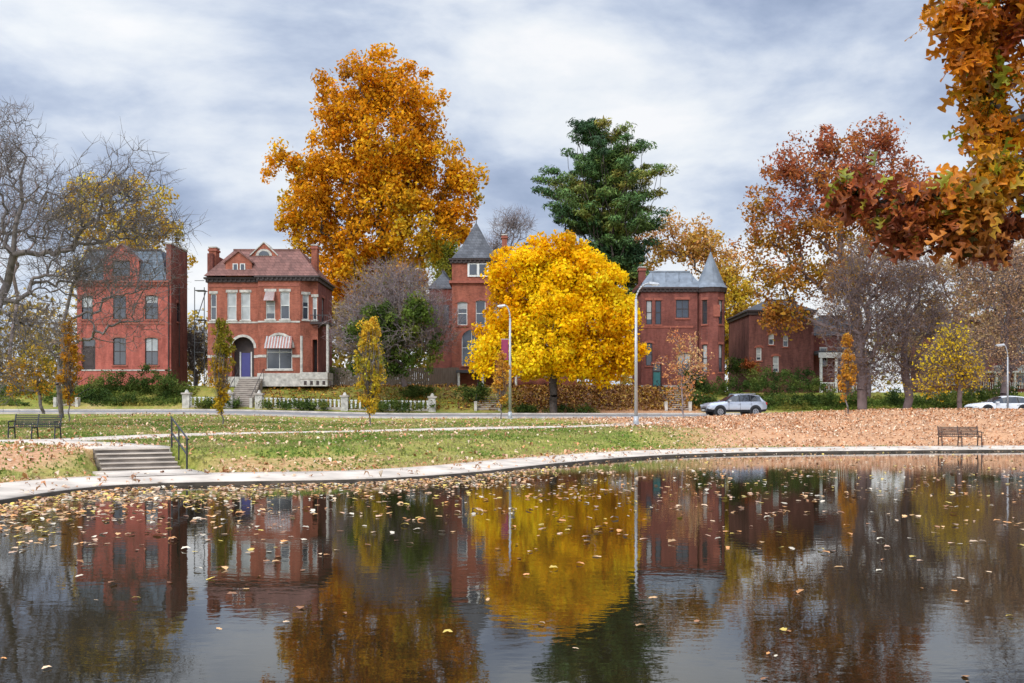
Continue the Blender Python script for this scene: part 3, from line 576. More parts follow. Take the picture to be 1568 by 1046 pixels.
# ------------------------------------------------------------------ buildings
def make_T(ox, oy, ang):
    c,s_ = math.cos(ang), math.sin(ang)
    return lambda u,v,z: (ox+u*c-v*s_, oy+u*s_+v*c, z)
def wall(g, ox, oy, ang, W, z0, z1, ops, brick, frame='darkwood', trim='redstone', part='walls'):
    T = make_T(ox,oy,ang)
    us = sorted({0,W,*[o[0] for o in ops],*[o[1] for o in ops]}); zs = sorted({z0,z1,*[o[2] for o in ops],*[o[3] for o in ops]})
    for i in range(len(us)-1):
        for j in range(len(zs)-1):
            cu,cz = (us[i]+us[i+1])/2,(zs[j]+zs[j+1])/2
            if any(o[0]<cu<o[1] and o[2]<cz<o[3] for o in ops): continue
            g.add(part, brick, [T(us[i],0,zs[j]),T(us[i+1],0,zs[j]),T(us[i+1],0,zs[j+1]),T(us[i],0,zs[j+1])], [(0,1,2,3)])
    for o in ops:
        u0,u1,a,b = o[:4]; kind = o[4] if len(o)>4 else 'sash'; w = u1-u0; D = .9 if kind in('porch','porcharch') else .2
        g.add('reveals', brick, [T(u0,0,a),T(u0,D,a),T(u0,D,b),T(u0,0,b), T(u1,0,a),T(u1,D,a),T(u1,D,b),T(u1,0,b)], [(0,1,2,3),(4,7,6,5),(3,2,6,7),(0,4,5,1)])
        rise = {'arch':.5*w,'porcharch':.5*w,'seg':.14*w,'doorarch':.5*w}.get(kind,0)
        if rise:
            n = 10; cu = (u0+u1)/2; arc = [(cu-w/2*math.cos(math.pi*i/n), b-rise+rise*math.sin(math.pi*i/n)) for i in range(n+1)]
            h = n//2
            g.add(part, brick, [T(u0,0,b)]+[T(p,0,q) for p,q in arc[:h+1]], [tuple(range(h+2))])
            g.add(part, brick, [T(u1,0,b)]+[T(p,0,q) for p,q in arc[h:]], [tuple(range(h+2))])
            t = .22; out = [(cu-(w/2+t)*math.cos(math.pi*i/n), b-rise+(rise+t)*math.sin(math.pi*i/n)) for i in range(n+1)]
            for i in range(n):
                vs = [T(*p) for p in [(arc[i][0],-.05,arc[i][1]),(arc[i+1][0],-.05,arc[i+1][1]),(out[i+1][0],-.05,out[i+1][1]),(out[i][0],-.05,out[i][1])]]
                vs += [T(*p) for p in [(arc[i][0],.1,arc[i][1]),(arc[i+1][0],.1,arc[i+1][1]),(out[i+1][0],.02,out[i+1][1]),(out[i][0],.02,out[i][1])]]
                g.add('arch_trim', trim, vs, [(0,1,2,3),(0,4,5,1),(3,2,6,7)])
        elif kind != 'porch':
            g.box('lintels', trim, u0-.12,u1+.12,-.045,.02,b+.003,b+.24,T)
        if kind in ('porch','porcharch'):
            g.box('porch_back', 'darkwood', u0,u1,D,D+.05,a,b,T)
            if kind=='porcharch':
                g.box('door', 'blue', u0+w*.32,u0+w*.72,D-.06,D-.01,a,a+2.2,T); g.box('door_frame','white',u0+w*.24,u0+w*.30,D-.07,D-.01,a,a+2.3,T); g.box('door_frame','white',u0+w*.74,u0+w*.8,D-.07,D-.01,a,a+2.3,T)
            continue
        if kind in ('door','doorteal','doorarch'):
            f = .1; g.box('door_frame', frame, u0,u0+f,.08,.16,a,b,T); g.box('door_frame', frame, u1-f,u1,.08,.16,a,b,T); g.box('door_frame', frame, u0+f,u1-f,.08,.16,b-.7,b-.6,T)
            g.box('transom','glass',u0+f,u1-f,.12,.14,b-.6,b,T)
            dm = 'teal' if kind=='doorteal' else 'darkwood'; g.box('door', dm, u0+f,u1-f,.12,.17,a,b-.7,T)
            for q in (.2,.55): g.box('door_panels', dm, u0+f+.12,u1-f-.12,.10,.12,a+(b-a-.7)*q,a+(b-a-.7)*(q+.28),T)
            continue
        f = .07
        g.box('sills','stone' if trim=='stone' else trim,u0-.1,u1+.1,-.09,.1,a-.14,a-.003,T)
        g.box('window_frames',frame,u0,u0+f,.08,.15,a,b,T); g.box('window_frames',frame,u1-f,u1,.08,.15,a,b,T)
        g.box('window_frames',frame,u0+f,u1-f,.08,.15,b-f,b,T); g.box('window_frames',frame,u0+f,u1-f,.08,.15,a,a+f,T)
        zm = (a+b)/2; g.box('window_frames',frame,u0+f,u1-f,.09,.14,zm-.03,zm+.04,T)
        if w > .95: g.box('window_frames',frame,(u0+u1)/2-.02,(u0+u1)/2+.02,.10,.14,a+f,b-f,T)
        bl = random.choice([0,.0,.5,.5,.8,1.0]) if kind!='dark' else 0
        if len(o)>5: bl = o[5]
        zb = b-f-(b-a-2*f)*bl
        if bl < 1: g.add('glass','glass',[T(u0+f,.125,a+f),T(u1-f,.125,a+f),T(u1-f,.125,zb),T(u0+f,.125,zb)],[(0,1,2,3)])
        if bl > 0: g.add('blinds','blind',[T(u0+f,.126,zb),T(u1-f,.126,zb),T(u1-f,.126,b-f),T(u0+f,.126,b-f)],[(0,1,2,3)])
def cornice(g, x0,x1,y0,y1,z,mat='darkwood',o=.35,dent=True):
    g.box('cornice',mat,x0-o,x1+o,y0-o,y1+.1,z-.16,z); g.box('cornice',mat,x0-o*.5,x1+o*.5,y0-o*.5,y1+.05,z-.45,z-.163)
    if dent:
        x = x0
        while x < x1: g.box('dentils',mat,x,x+.14,y0-o*.85,y0-o*.5-.003,z-.36,z-.163); x += .42
def mansard(g, x0,x1,y0,y1,z0,z1,inset,mat,o=.15,trim='darkwood'):
    a,b,c,e = x0-o,x1+o,y0-o,y1+o; A,B,C,E = x0+inset,x1-inset,y0+inset,y1-inset
    g.add('roof',mat,[(a,c,z0),(b,c,z0),(b,e,z0),(a,e,z0),(A,C,z1),(B,C,z1),(B,E,z1),(A,E,z1)],[(0,1,5,4),(1,2,6,5),(2,3,7,6),(3,0,4,7),(4,5,6,7)])
    g.box('ridge_trim',trim,A-.08,B+.08,C-.08,C+.08,z1-.06,z1+.1)
def gable(g, xc,w,y0,dep,z0,zw,rise,mat,roof,win=True,frame='white',over=.18,part='dormer'):
    x0,x1 = xc-w/2,xc+w/2; ww = w*.5; ops = [(w/2-ww/2-.0,w/2+ww/2,z0+.35,zw-.1,'sash',0)] if win and zw-z0>.9 else []
    wall(g,x0,y0,0,w,z0,zw,ops,mat,frame,'redstone',part+'_front')
    g.add(part+'_front',mat,[(x0,y0,zw),(x1,y0,zw),(xc,y0,zw+rise)],[(0,1,2)])
    g.add(part+'_sides',mat,[(x0,y0,z0),(x0,y0+dep,z0),(x0,y0+dep,zw),(x0,y0,zw),(x1,y0,z0),(x1,y0+dep,z0),(x1,y0+dep,zw),(x1,y0,zw)],[(0,3,2,1),(4,5,6,7)])
    sl = rise/(w/2); o = over; t = .12
    for sg in (-1,1):
        ex = xc+sg*(w/2+o); ez = zw-sl*o
        vs = [(ex,y0-o,ez),(xc,y0-o,zw+rise),(xc,y0+dep,zw+rise),(ex,y0+dep,ez)]; vs += [(p[0],p[1],p[2]+t) for p in vs]
        g.add(part+'_roof',roof,vs,[(0,1,2,3),(4,7,6,5),(0,4,5,1),(0,3,7,4),(3,2,6,7)])
def cone(g, cx,cy,r,z0,z1,mat,k=16,part='turret_roof',rot=0,flare=True):
    prof = [(r,z0),(r*.80,z0+(z1-z0)*.12),(0.03,z1)] if flare else [(r,z0),(.03,z1)]
    vs = []
    for rr,z in prof: vs += [(cx+rr*math.cos(2*math.pi*i/k+rot),cy+rr*math.sin(2*math.pi*i/k+rot),z) for i in range(k)]
    fs = []
    for j in range(len(prof)-1): fs += [(j*k+i,j*k+(i+1)%k,(j+1)*k+(i+1)%k,(j+1)*k+i) for i in range(k)]
    fs.append(tuple(range(k))[::-1]); g.add(part,mat,vs,fs); g.cyl('finial','darkwood',(cx,cy,z1-.1),(cx,cy,z1+.6),.05,.02,6)
def chimney(g, x0,x1,y0,y1,z0,z1,mat):
    g.box('chimney',mat,x0,x1,y0,y1,z0,z1); g.box('chimney_cap','redstone',x0-.08,x1+.08,y0-.08,y1+.08,z1-.3,z1-.12); g.box('chimney_cap','stone',x0-.05,x1+.05,y0-.05,y1+.05,z1,z1+.1)
def porch_steps(name, X, d0, d1, w, z1=None):
    x = lat(X,(d0+d1)/2); a = tz(x,d0); b = z1 if z1 else tz(x,d1); n = max(3,int((b-a)/.17)); g = Grp(name,(x,d0,0))
    for i in range(n): g.box('treads','concdark',-w/2,w/2,(d1-d0)*i/n,(d1-d0)*(i+1)/n+.02,a-.3,a+(b-a)*(i+1)/n); g.box('nosings','concrete',-w/2-.002,w/2+.002,(d1-d0)*i/n-.02,(d1-d0)*i/n+.2,a+(b-a)*(i+1)/n-.05,a+(b-a)*(i+1)/n+.004)
    for sx in (-1,1):
        g.box('cheek_walls','stone',sx*(w/2+.003),sx*(w/2+.25),-.2,.3,a-.3,a+.75); g.cyl('handrail','iron',(sx*(w/2+.1),0,a+.9),(sx*(w/2+.1),d1-d0,b+.9),.025,k=6)
        for t in (0,.33,.66,1): g.cyl('handrail','iron',(sx*(w/2+.1),(d1-d0)*t,a+(b-a)*t-.1),(sx*(w/2+.1),(d1-d0)*t,a+(b-a)*t+.9),.018,k=5)
    g.done()

# ---- house A (far left)
d = 92; X0 = 118; s_ = d/F
def LX(X): return (X-X0)*s_
def Z(Y): return elev(Y,d)
g = Grp('brick_house',(lat(X0,d),d,0)); W = LX(262); DP = 4.6
def win(xc,w,ya,yb,kind='sash',bl=None):
    t = (LX(xc-w/2),LX(xc+w/2),Z(yb),Z(ya),kind); return t if bl is None else t+(bl,)
wall(g,0,0,0,W,Z(590),Z(432),[win(133,18,453,489),win(183,20,452,489,'seg',0),win(232,20,452,489,'seg',.3),win(136,20,520,568,'door'),win(183,20,517,559,'seg',.0),win(232,20,517,559,'seg',.5)],'brickA','darkwood','redstone')
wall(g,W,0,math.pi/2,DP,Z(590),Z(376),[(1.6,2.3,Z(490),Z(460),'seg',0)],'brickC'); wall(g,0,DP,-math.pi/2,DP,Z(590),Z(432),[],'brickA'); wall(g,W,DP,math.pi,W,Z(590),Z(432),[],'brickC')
g.box('walls','brickC',W-.45,W-.002,-.02,DP-.01,Z(431),Z(374)); g.box('coping','stone',W-.5,W+.05,-.06,DP,Z(374)+.002,Z(374)+.12)
cornice(g,0,W-.4,0,DP,Z(430),'redstone',.28)
g.box('string_course','redstone',-.03,W+.02,-.05,-.003,Z(497),Z(494)); g.box('string_course','stone',-.03,W+.02,-.06,-.003,Z(568),Z(566))
mansard(g,0,W-.5,0.1,DP,Z(430),Z(381),.75,'slate')
gable(g,LX(186),LX(213)-LX(159),-.05,2.2,Z(429),Z(398),Z(375)-Z(398),'brickA','redroof',True,'darkwood')
g.box('chimney','brickC',LX(150),LX(158),2,2.6,Z(400),Z(372))
for sx in (.25,W-.35): g.box('pilasters','brickA',sx-.2,sx+.2,-.06,-.003,Z(590),Z(440))
g.cyl('downpipe','darkwood',(W-.2,-.12,Z(590)),(W-.2,-.12,Z(436)),.05); g.box('rear_stair','darkwood',W+.05,W+.12,2,2.05,Z(560),Z(430))
g.done(); porch_steps('stone_steps',127,85,91.5,1.6)

# ---- house B
d = 90; X0 = 318; s_ = d/F; g = Grp('brick_house',(lat(X0,d),d,0)); W = LX(487); DP = 7
XR = LX(398); PJ = -.7
wall(g,0,0,0,XR,Z(592),Z(427),[win(327,9,450,490,'sash',0),win(355,14,448,490,'sash',1),win(376,14,448,490,'sash',1),win(372,34,516,577,'porcharch')],'brickB','white','stone')
WR = LX(462)-XR; oR = [(LX(410)-XR,LX(424)-XR,Z(490),Z(448),'sash',.8),(LX(432)-XR,LX(446)-XR,Z(490),Z(448),'sash',.5),(LX(411)-XR,LX(450)-XR,Z(566),Z(514),'arch',0)]
wall(g,XR,PJ,0,WR,Z(592),Z(427),oR,'brickB','white','stone'); wall(g,XR,0,-math.pi/2,-PJ,Z(592),Z(427),[],'brickB')
wall(g,XR+WR,PJ,math.radians(35),.9/math.cos(math.radians(35)),Z(592),Z(427),[(.25,.85,Z(490),Z(452),'sash',.3)],'brickB','white','stone')
xx = XR+WR+.9; wall(g,xx,PJ+.63,0,W-xx,Z(592),Z(427),[(.1,W-xx-.08,Z(490),Z(455),'sash',.5),(.08,W-xx-.05,Z(570),Z(520),'porch')],'brickB','white','stone')
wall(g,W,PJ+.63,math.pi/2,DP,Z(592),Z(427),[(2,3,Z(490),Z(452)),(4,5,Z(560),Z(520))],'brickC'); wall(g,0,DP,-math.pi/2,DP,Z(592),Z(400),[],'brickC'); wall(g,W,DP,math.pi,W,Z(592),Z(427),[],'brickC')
cornice(g,0,XR,0,DP,Z(425),'darkwood',.3); cornice(g,XR+.02,W,PJ,DP,Z(424),'darkwood',.3)
mansard(g,0,W,PJ+.2,DP,Z(423.5),Z(379),2.0,'redroof',trim='redroof')
g.box('parapet','brickC',-.02,.45,-.05,DP,Z(427)+.01,Z(388)); chimney(g,-.05,.6,.5,1.6,Z(430),Z(378),'brickB'); chimney(g,LX(472),LX(481),1.4,2.3,Z(425),Z(372),'brickB')
gable(g,LX(400),LX(420)-LX(380),1.0,2.5,Z(412),Z(388),Z(369)-Z(388),'brickB','stone',False,'white',.1)
n_ = 8; cx_ = LX(400); g.add('lunette','stone',[(cx_+.75*math.cos(math.pi*i/n_),.95,Z(389)+.62*math.sin(math.pi*i/n_)) for i in range(n_+1)],[tuple(range(n_+1))])
g.add('lunette_glass','glass',[(cx_+.5*math.cos(math.pi*i/n_),.93,Z(388.5)+.4*math.sin(math.pi*i/n_)) for i in range(n_+1)],[tuple(range(n_+1))])
gable(g,LX(366),LX(386)-LX(346),-.1,2.6,Z(424),Z(402),Z(386)-Z(402),'brickB','redroof',False,'white',.15)
for q in (357,368): 
    g.box('dormer_window','white',LX(q),LX(q+8),-.16,-.105,Z(421),Z(404)); g.box('dormer_glass','glass',LX(q)+.08,LX(q+8)-.08,-.175,-.162,Z(420),Z(405))
cone(g,LX(474),.35,1.0,Z(424),Z(402),'redroof',8)
g.box('plinth','stone',-.05,XR-.003,-.07,-.003,Z(592),Z(577)); g.box('plinth','stone',XR-.05,XR+WR,PJ-.07,PJ-.003,Z(592),Z(572)); 
for (q0,q1,yy,pj) in [(318,355,545,0),(389,398,545,0),(398,411,545,PJ),(450,462,545,PJ)]: g.box('string_course','stone',LX(q0)+.004,LX(q1)-.004,pj-.06,pj-.003,Z(yy+3),Z(yy-1))
g.box('string_course','stone',0,XR-.01,-.05,-.003,Z(495),Z(492.5)); g.box('string_course','stone',XR,XR+WR,PJ-.05,PJ-.003,Z(495),Z(492.5))
g.box('frieze','redstone',XR+.05,XR+WR-.05,PJ-.04,PJ-.003,Z(440),Z(436)); g.box('frieze','redstone',.05,XR-.05,-.04,-.003,Z(440),Z(436))
for (q0,q1,ya,yb) in [(410,424,448,463),(411,450,516,535)]:
    a0,a1 = LX(q0),LX(q1); g.add('awnings','awning',[(a0,PJ-.02,Z(ya)),(a1,PJ-.02,Z(ya)),(a1+.05,PJ-.75,Z(yb)),(a0-.05,PJ-.75,Z(yb)),(a0,PJ-.02,Z(yb)),(a1,PJ-.02,Z(yb))],[(0,1,2,3),(0,3,4),(1,5,2)])
    for i in range(9):
        t0 = i/9; c0 = a0+(a1-a0)*t0; c1 = c0+(a1-a0)/22; g.add('awning_stripes','blind',[(c0,PJ-.03,Z(ya)+.02),(c1,PJ-.03,Z(ya)+.02),(c1,PJ-.76,Z(yb)+.02),(c0,PJ-.76,Z(yb)+.02)],[(0,1,2,3)])
g.box('balcony','darkwood',W-.6,W+1.1,-.6,2.2,Z(497),Z(494)); 
for i in range(9): g.box('balcony_rail','iron',W-.55+i*.2,W-.52+i*.2,-.58,-.55,Z(494),Z(484))
g.box('balcony_rail','iron',W-.6,W+1.1,-.59,-.54,Z(484),Z(483)); g.cyl('porch_column','stone',(W+.95,-.4,Z(592)),(W+.95,-.4,Z(497)),.13); g.cyl('porch_column','stone',(LX(466),PJ-.5,Z(575)),(LX(466),PJ-.5,Z(516)),.12)
g.box('porch_deck','stone',LX(464),W+1.1,PJ-.6,1.5,Z(592),Z(571)); g.box('deck_joints','concdark',LX(464)-.01,W+1.11,PJ-.61,1.5,Z(582),Z(581))
for i in range(5): g.box('deck_joints','darkwood',LX(470)+i*.55,LX(470)+i*.55+.25,PJ-.615,PJ-.59,Z(590),Z(584))
g.done(); porch_steps('stone_steps',375,84.9,89.2,2.0,elev(580,89.5))
g = Grp('fire_escape',(lat(303,93),93,0))
for z in (elev(540,93),elev(490,93),elev(445,93)):
    g.box('platform','iron',-.3,.6,0,1,z,z+.06); g.box('rail','iron',-.3,.6,-.02,.02,z+.9,z+.95)
for x in (-.3,.6): g.box('posts','iron',x-.03,x+.03,-.03,.03,elev(600,93),elev(440,93))
for i in range(3): g.cyl('stringers','iron',(-.3,.5,elev([590,540,490][i],93)),(.6,.5,elev([540,490,445][i],93)),.04,k=5)
g.done()

# ---- house C (centre, tower)
d = 93; X0 = 692; s_ = d/F; g = Grp('brick_house',(lat(X0,d),d,0)); W = LX(768); DP = 8
wall(g,0,0,0,LX(752),Z(600),Z(398),[win(708,15,462,498,'seg',.3),win(736,15,460,500,'seg'),win(722,30,505,560,'arch',0)],'brickB','white','redstone')
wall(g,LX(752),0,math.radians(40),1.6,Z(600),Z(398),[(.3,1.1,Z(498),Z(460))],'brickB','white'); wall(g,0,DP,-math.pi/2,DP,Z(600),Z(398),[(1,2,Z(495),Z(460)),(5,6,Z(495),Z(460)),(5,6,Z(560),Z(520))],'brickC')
g.box('attic_window','white',LX(716),LX(748),-.1,-.01,Z(424),Z(400)); 
for q in (719,734): g.box('attic_glass','glass',LX(q),LX(q+11),-.13,-.101,Z(421),Z(405))
g.box('cornice','redstone',-.25,LX(758),-.25,DP,Z(434),Z(430)); cornice(g,0,LX(757),0,4.2,Z(396),'darkwood',.3)
cx = LX(728); rr = LX(764)-cx
vs = [(cx-rr,-.35,Z(396)),(cx+rr,-.35,Z(396)),(cx+rr,4.4,Z(396)),(cx-rr,4.4,Z(396)),(cx-.6*rr,.55,Z(376)),(cx+.6*rr,.55,Z(376)),(cx+.6*rr,3.5,Z(376)),(cx-.6*rr,3.5,Z(376)),(cx,2,Z(334))]
g.add('tower_roof','slategrey',vs,[(0,1,5,4),(1,2,6,5),(2,3,7,6),(3,0,4,7),(4,5,8),(5,6,8),(6,7,8),(7,4,8)]); g.cyl('finial','darkwood',(cx,2,Z(336)),(cx,2,Z(326)),.06,.02,6)
g.box('rear_wing','brickC',LX(652),-.01,4,12,Z(600),Z(434)); mansard(g,LX(652),0,4,12,Z(434),Z(402),1.4,'slategrey')
for q in (658,674): g.box('rear_wing_glass','glass',LX(q),LX(q+9),3.96,3.99,Z(492),Z(460)); g.box('rear_wing_sills','redstone',LX(q)-.1,LX(q+9)+.1,3.9,3.99,Z(496),Z(493))
RW = LX(880)-LX(757); wall(g,LX(757)+.3,1.0,0,RW,Z(600),Z(412),[(1,2,Z(498),Z(458)),(3,4,Z(498),Z(458)),(5.2,6.2,Z(498),Z(458)),(1.4,2.4,Z(575),Z(530)),(3.6,4.6,Z(575),Z(530))],'brickB','white','stone')
mansard(g,LX(757)+.3,LX(880),1.0,9,Z(412),Z(364),2.6,'slategrey'); wall(g,LX(880),1,math.pi/2,8,Z(600),Z(412),[],'brickC'); chimney(g,LX(768),LX(776),3.5,4.3,Z(380),Z(350),'brickB')
g.box('porch_roof','slategrey',LX(700),LX(845),-1.9,-.02,Z(572),Z(568)); 
for q in (704,740,790,842): g.cyl('porch_columns','white',(LX(q),-1.7,Z(605)),(LX(q),-1.7,Z(572)),.11)
g.box('porch_deck','stone',LX(700),LX(845),-1.9,-.03,Z(612),Z(602))
g.done(); porch_steps('stone_steps',748,84.9,90.8,1.8)

# ---- house D (turret)
d = 92; X0 = 982; s_ = d/F; g = Grp('brick_house',(lat(X0,d),d,0)); W = LX(1068); DP = 7
wall(g,0,0,0,W,Z(602),Z(441),[win(994,9,460,497,'sash',.8),win(1008,9,460,497,'sash',0),win(1045,20,459,487,'dark'),win(994,10,525,560,'seg'),win(1006,14,558,598,'doorteal'),win(1048,20,540,575,'seg')],'brickC','darkwood','redstone')
R = LX(1112)-LX(1090); cxT = LX(1090); k = 10
for i in range(k):
    a0 = math.pi+math.pi*2*i/k*1.0; a1 = math.pi+math.pi*2*(i+1)/k
    p = (cxT+R*math.cos(a0), .6+R*math.sin(a0)); q = (cxT+R*math.cos(a1), .6+R*math.sin(a1)); L_ = math.dist(p,q)
    ops = [(L_*.2,L_*.8,Z(497),Z(460),'sash'),(L_*.2,L_*.8,Z(570),Z(528),'sash')] if i in (1,3) else []
    wall(g,p[0],p[1],math.atan2(q[1]-p[1],q[0]-p[0]),L_,Z(602),Z(441),ops,'brickC')
g.box('terracotta_panel','redstone',LX(1090),LX(1100),.6-R-.03,.6-R+.12,Z(486),Z(468))
cone(g,cxT,.6,R+.25,Z(441),Z(384),'metalroof',16); g.cyl('cornice','darkwood',(cxT,.6,Z(448)),(cxT,.6,Z(441)-.02),R+.15,R+.22,16)
wall(g,LX(1108),1.5,math.pi/2,DP-1,Z(602),Z(441),[],'brickC'); wall(g,0,DP,-math.pi/2,DP,Z(602),Z(430),[],'brickC')
cornice(g,0,W,0,DP,Z(440),'darkwood',.3); mansard(g,0,LX(1075),.1,DP,Z(439.5),Z(414),1.0,'metalroof',trim='metalroof'); chimney(g,.0,.6,1.5,2.3,Z(430),Z(406),'brickC')
for q in (1000,1020,1040,1060): g.box('roof_seams','metalroof',LX(q),LX(q)+.06,.3,.36,Z(436),Z(417))
g.box('string_course','redstone',-.02,W-.4,-.05,-.003,Z(502),Z(499)); g.box('plinth','stone',-.04,LX(998),-.07,-.003,Z(602),Z(590)); g.box('plinth','stone',LX(1014),W-.4,-.07,-.003,Z(602),Z(590))
g.done(); porch_steps('stone_steps',1030,84.9,90.5,1.8)

# ---- house E (brown, side elevation)
d = 96; X0 = 1147; s_ = d/F; g = Grp('brick_house',(lat(X0,d),d,0)); W = LX(1246); DP = 9
wall(g,0,0,0,W,Z(605),Z(476),[win(1181,8,510,528,'arch',.5),win(1203,8,513,531,'arch',.5),win(1162,8,532,552,'seg',.8),win(1188,9,545,570,'seg')],'brickD','white','redstone')
wall(g,0,DP,-math.pi/2,DP,Z(605),Z(476),[],'brickD'); cornice(g,0,W,0,DP,Z(475),'darkwood',.3,False); mansard(g,0,W,.1,DP,Z(474.5),Z(456),2.2,'slategrey')
g.box('walls','brickC',W+.01,LX(1330),1.5,DP,Z(605),Z(512)); mansard(g,W+.01,LX(1330),1.5,DP,Z(512),Z(480),1.5,'slategrey')
for q in (1262,1290,1315): g.box('window_frames','white',LX(q),LX(q+12),1.42,1.49,Z(560),Z(530)); g.box('glass','glass',LX(q)+.1,LX(q+12)-.1,1.39,1.419,Z(558),Z(532))
g.box('porch_roof','slategrey',W+.1,LX(1330),-1.2,1.48,Z(543),Z(538)); g.box('porch_fascia','white',W+.1,LX(1330),-1.26,-1.203,Z(549),Z(541))
for q in (1252,1275,1300,1326): g.cyl('porch_columns','white',(LX(q),-1.05,Z(605)),(LX(q),-1.05,Z(549)),.14)
for i in range(24): g.box('porch_rail','white',W+.3+i*.2,W+.36+i*.2,-1.1,-1.05,Z(600),Z(588))
g.box('porch_rail','white',W+.2,LX(1330),-1.12,-1.04,Z(588),Z(586)); chimney(g,LX(1225),LX(1233),4,4.8,Z(470),Z(448),'brickD')
g.done()
# ---- house F (right, behind the bare trees)
d = 108; X0 = 1440; s_ = d/F; g = Grp('brick_house',(lat(X0,d),d,0)); W = LX(1590); DP = 8
wall(g,0,0,0,W,Z(600),Z(505),[win(q,14,518,540,'seg') for q in (1455,1490,1530,1565)]+[win(q,14,562,588,'seg') for q in (1455,1490,1530,1565)],'brickC','white','stone')
wall(g,0,DP,-math.pi/2,DP,Z(600),Z(505),[],'brickC'); cornice(g,0,W,0,DP,Z(504),'darkwood',.3); mansard(g,0,W,.1,DP,Z(503.5),Z(485),1.4,'slategrey')
g.box('porch_roof','white',LX(1480),LX(1570),-2.2,-.02,Z(572),Z(569)); 
for q in (1484,1512,1540,1566): g.cyl('porch_columns','white',(LX(q),-2.0,Z(600)),(LX(q),-2.0,Z(572)),.13)
for i in range(25): g.box('porch_rail','white',LX(1482)+i*.24,LX(1482)+i*.24+.06,-2.05,-2.0,Z(596),Z(586))
g.done()

# low stone balustrade
d = 84.8; xa,xb = lat(286,d),lat(662,d); g = Grp('garden_fence',(0,d,0))
gaps = (lat(356,d),lat(396,d)); x = xa
piers = [xa, lat(352,d), lat(397,d), lat(528,d), xb]
def fz(x): return tz(x,84.6)
for p in piers:
    z = fz(p); g.box('piers','stone',p-.3,p+.3,-.3,.3,z-.3,z+1.15); g.box('pier_caps','concrete',p-.38,p+.38,-.38,.38,z+1.153,z+1.3); g.cyl('pier_balls','stone',(p,0,z+1.3),(p,0,z+1.55),.2,.08,8)
while x < xb:
    if not (gaps[0] < x < gaps[1]):
        z = fz(x); g.box('balusters','white',x-.07,x+.07,-.06,.06,z+.2,z+.82); g.box('baluster_caps','white',x-.11,x+.11,-.1,.1,z+.821,z+.93)
    x += .36
for a,b in ((piers[0],piers[1]),(piers[2],piers[3]),(piers[3],piers[4])):
    z = fz((a+b)/2); g.box('base_rail','concrete',a+.3,b-.3,-.12,.12,z-.2,z+.2)
g.done()
d = 92.5; g = Grp('wooden_fence',(0,d,0)); x = lat(503,d); xe = lat(702,d)
while x < xe:
    z = tz(x,d); g.box('planks','plank',x,x+.17,0,.03+random.random()*.02,z-.1,z+1.75+random.uniform(-.04,.04)); x += .19
z = tz(0,d); g.box('rails','plank',lat(503,d),xe,.06,.12,z+.4,z+.5); g.box('rails','plank',lat(503,d),xe,.06,.12,z+1.3,z+1.4); g.done()

# ------------------------------------------------------------------ street furniture
def lamp(X,d,Yt,side,reach,banner=False,rs=1.0):
    x = lat(X,d); z = tz(x,d); g = Grp('street_lamp',(x,d,z)); H = elev(Yt,d)-z
    g.cyl('base','galv',(0,0,-.1),(0,0,.5),.17*rs,.14*rs,12); g.box('base_plate','galv',-.24,.24,-.24,.24,-.05,.06)
    g.cyl('pole','galv',(0,0,.45),(0,0,H-.9),.105*rs,.07*rs,12)
    pr = (0,0,H-.9)
    for i in range(1,9):
        t = i/8; p = (side*reach*(1-math.cos(t*math.pi/2))**.9, 0, H-.9+.9*math.sin(t*math.pi/2)); g.cyl('arm','galv',pr,p,.055*rs,.045*rs,8); pr = p
    hx = pr[0]; g.add('luminaire','galv',[(hx,-.14,H-.05),(hx,.14,H-.05),(hx+side*.6,.1,H-.07),(hx+side*.6,-.1,H-.07),(hx,-.09,H+.09),(hx,.09,H+.09),(hx+side*.5,.06,H+.03),(hx+side*.5,-.06,H+.03)],[(0,1,2,3),(4,7,6,5),(0,4,5,1),(1,5,6,2),(2,6,7,3),(3,7,4,0)])
    g.box('lens','headlight',min(hx+side*.15,hx+side*.5),max(hx+side*.15,hx+side*.5),-.08,.08,H-.12,H-.071)
    if banner: g.box('banner','banner',-.62,-.12,-.01,.01,H*.52,H*.70); g.box('banner_arm','galv',-.65,0,-.02,.02,H*.70+.01,H*.70+.05)
    g.done(smooth=('pole','arm','base'))
lamp(781,71,468,-1,.35,True); lamp(974,57,434,1,.75); lamp(1543,74,528,-1,.3,False,.7)

def bench(x,y,rz,w,mat,slats=6):
    g = Grp('park_bench',(x,y,tz(x,y)+.02),rz)
    for i in range(6): g.box('seat',mat,-w/2,w/2,-.25+i*.085,-.25+i*.085+.06,.44+.004*abs(i-2.5),.465+.004*abs(i-2.5))
    for i in range(slats): 
        z = .52+i*.066; g.box('backrest',mat,-w/2,w/2,.27+i*.022,.295+i*.022,z,z+.045)
    n = 22
    for i in range(n+1):
        xx = -w/2+w*i/n; g.box('backrest_bars',mat,xx-.008,xx+.008,.285,.30,.47,.60)
    for sx in (-w/2+.03,0,w/2-.03):
        g.cyl('legs',mat,(sx,-.25,.45),(sx,-.3,-.02),.028); g.cyl('legs',mat,(sx,.25,.45),(sx,.34,-.02),.028); g.cyl('legs',mat,(sx,.25,.44),(sx,.42,.94),.025); g.cyl('leg_brace',mat,(sx,-.27,.42),(sx,.27,.42),.02)
    for sx in (-w/2+.03,w/2-.03):
        g.cyl('armrests',mat,(sx,-.28,.66),(sx,.34,.68),.025); g.cyl('armrests',mat,(sx,-.28,.66),(sx,-.25,.43),.022)
    g.done()
bench(lat(53,37.6),37.6,math.radians(4),1.75,'iron'); bench(lat(1470,46.2),46.2,math.radians(-8),1.8,'rust')

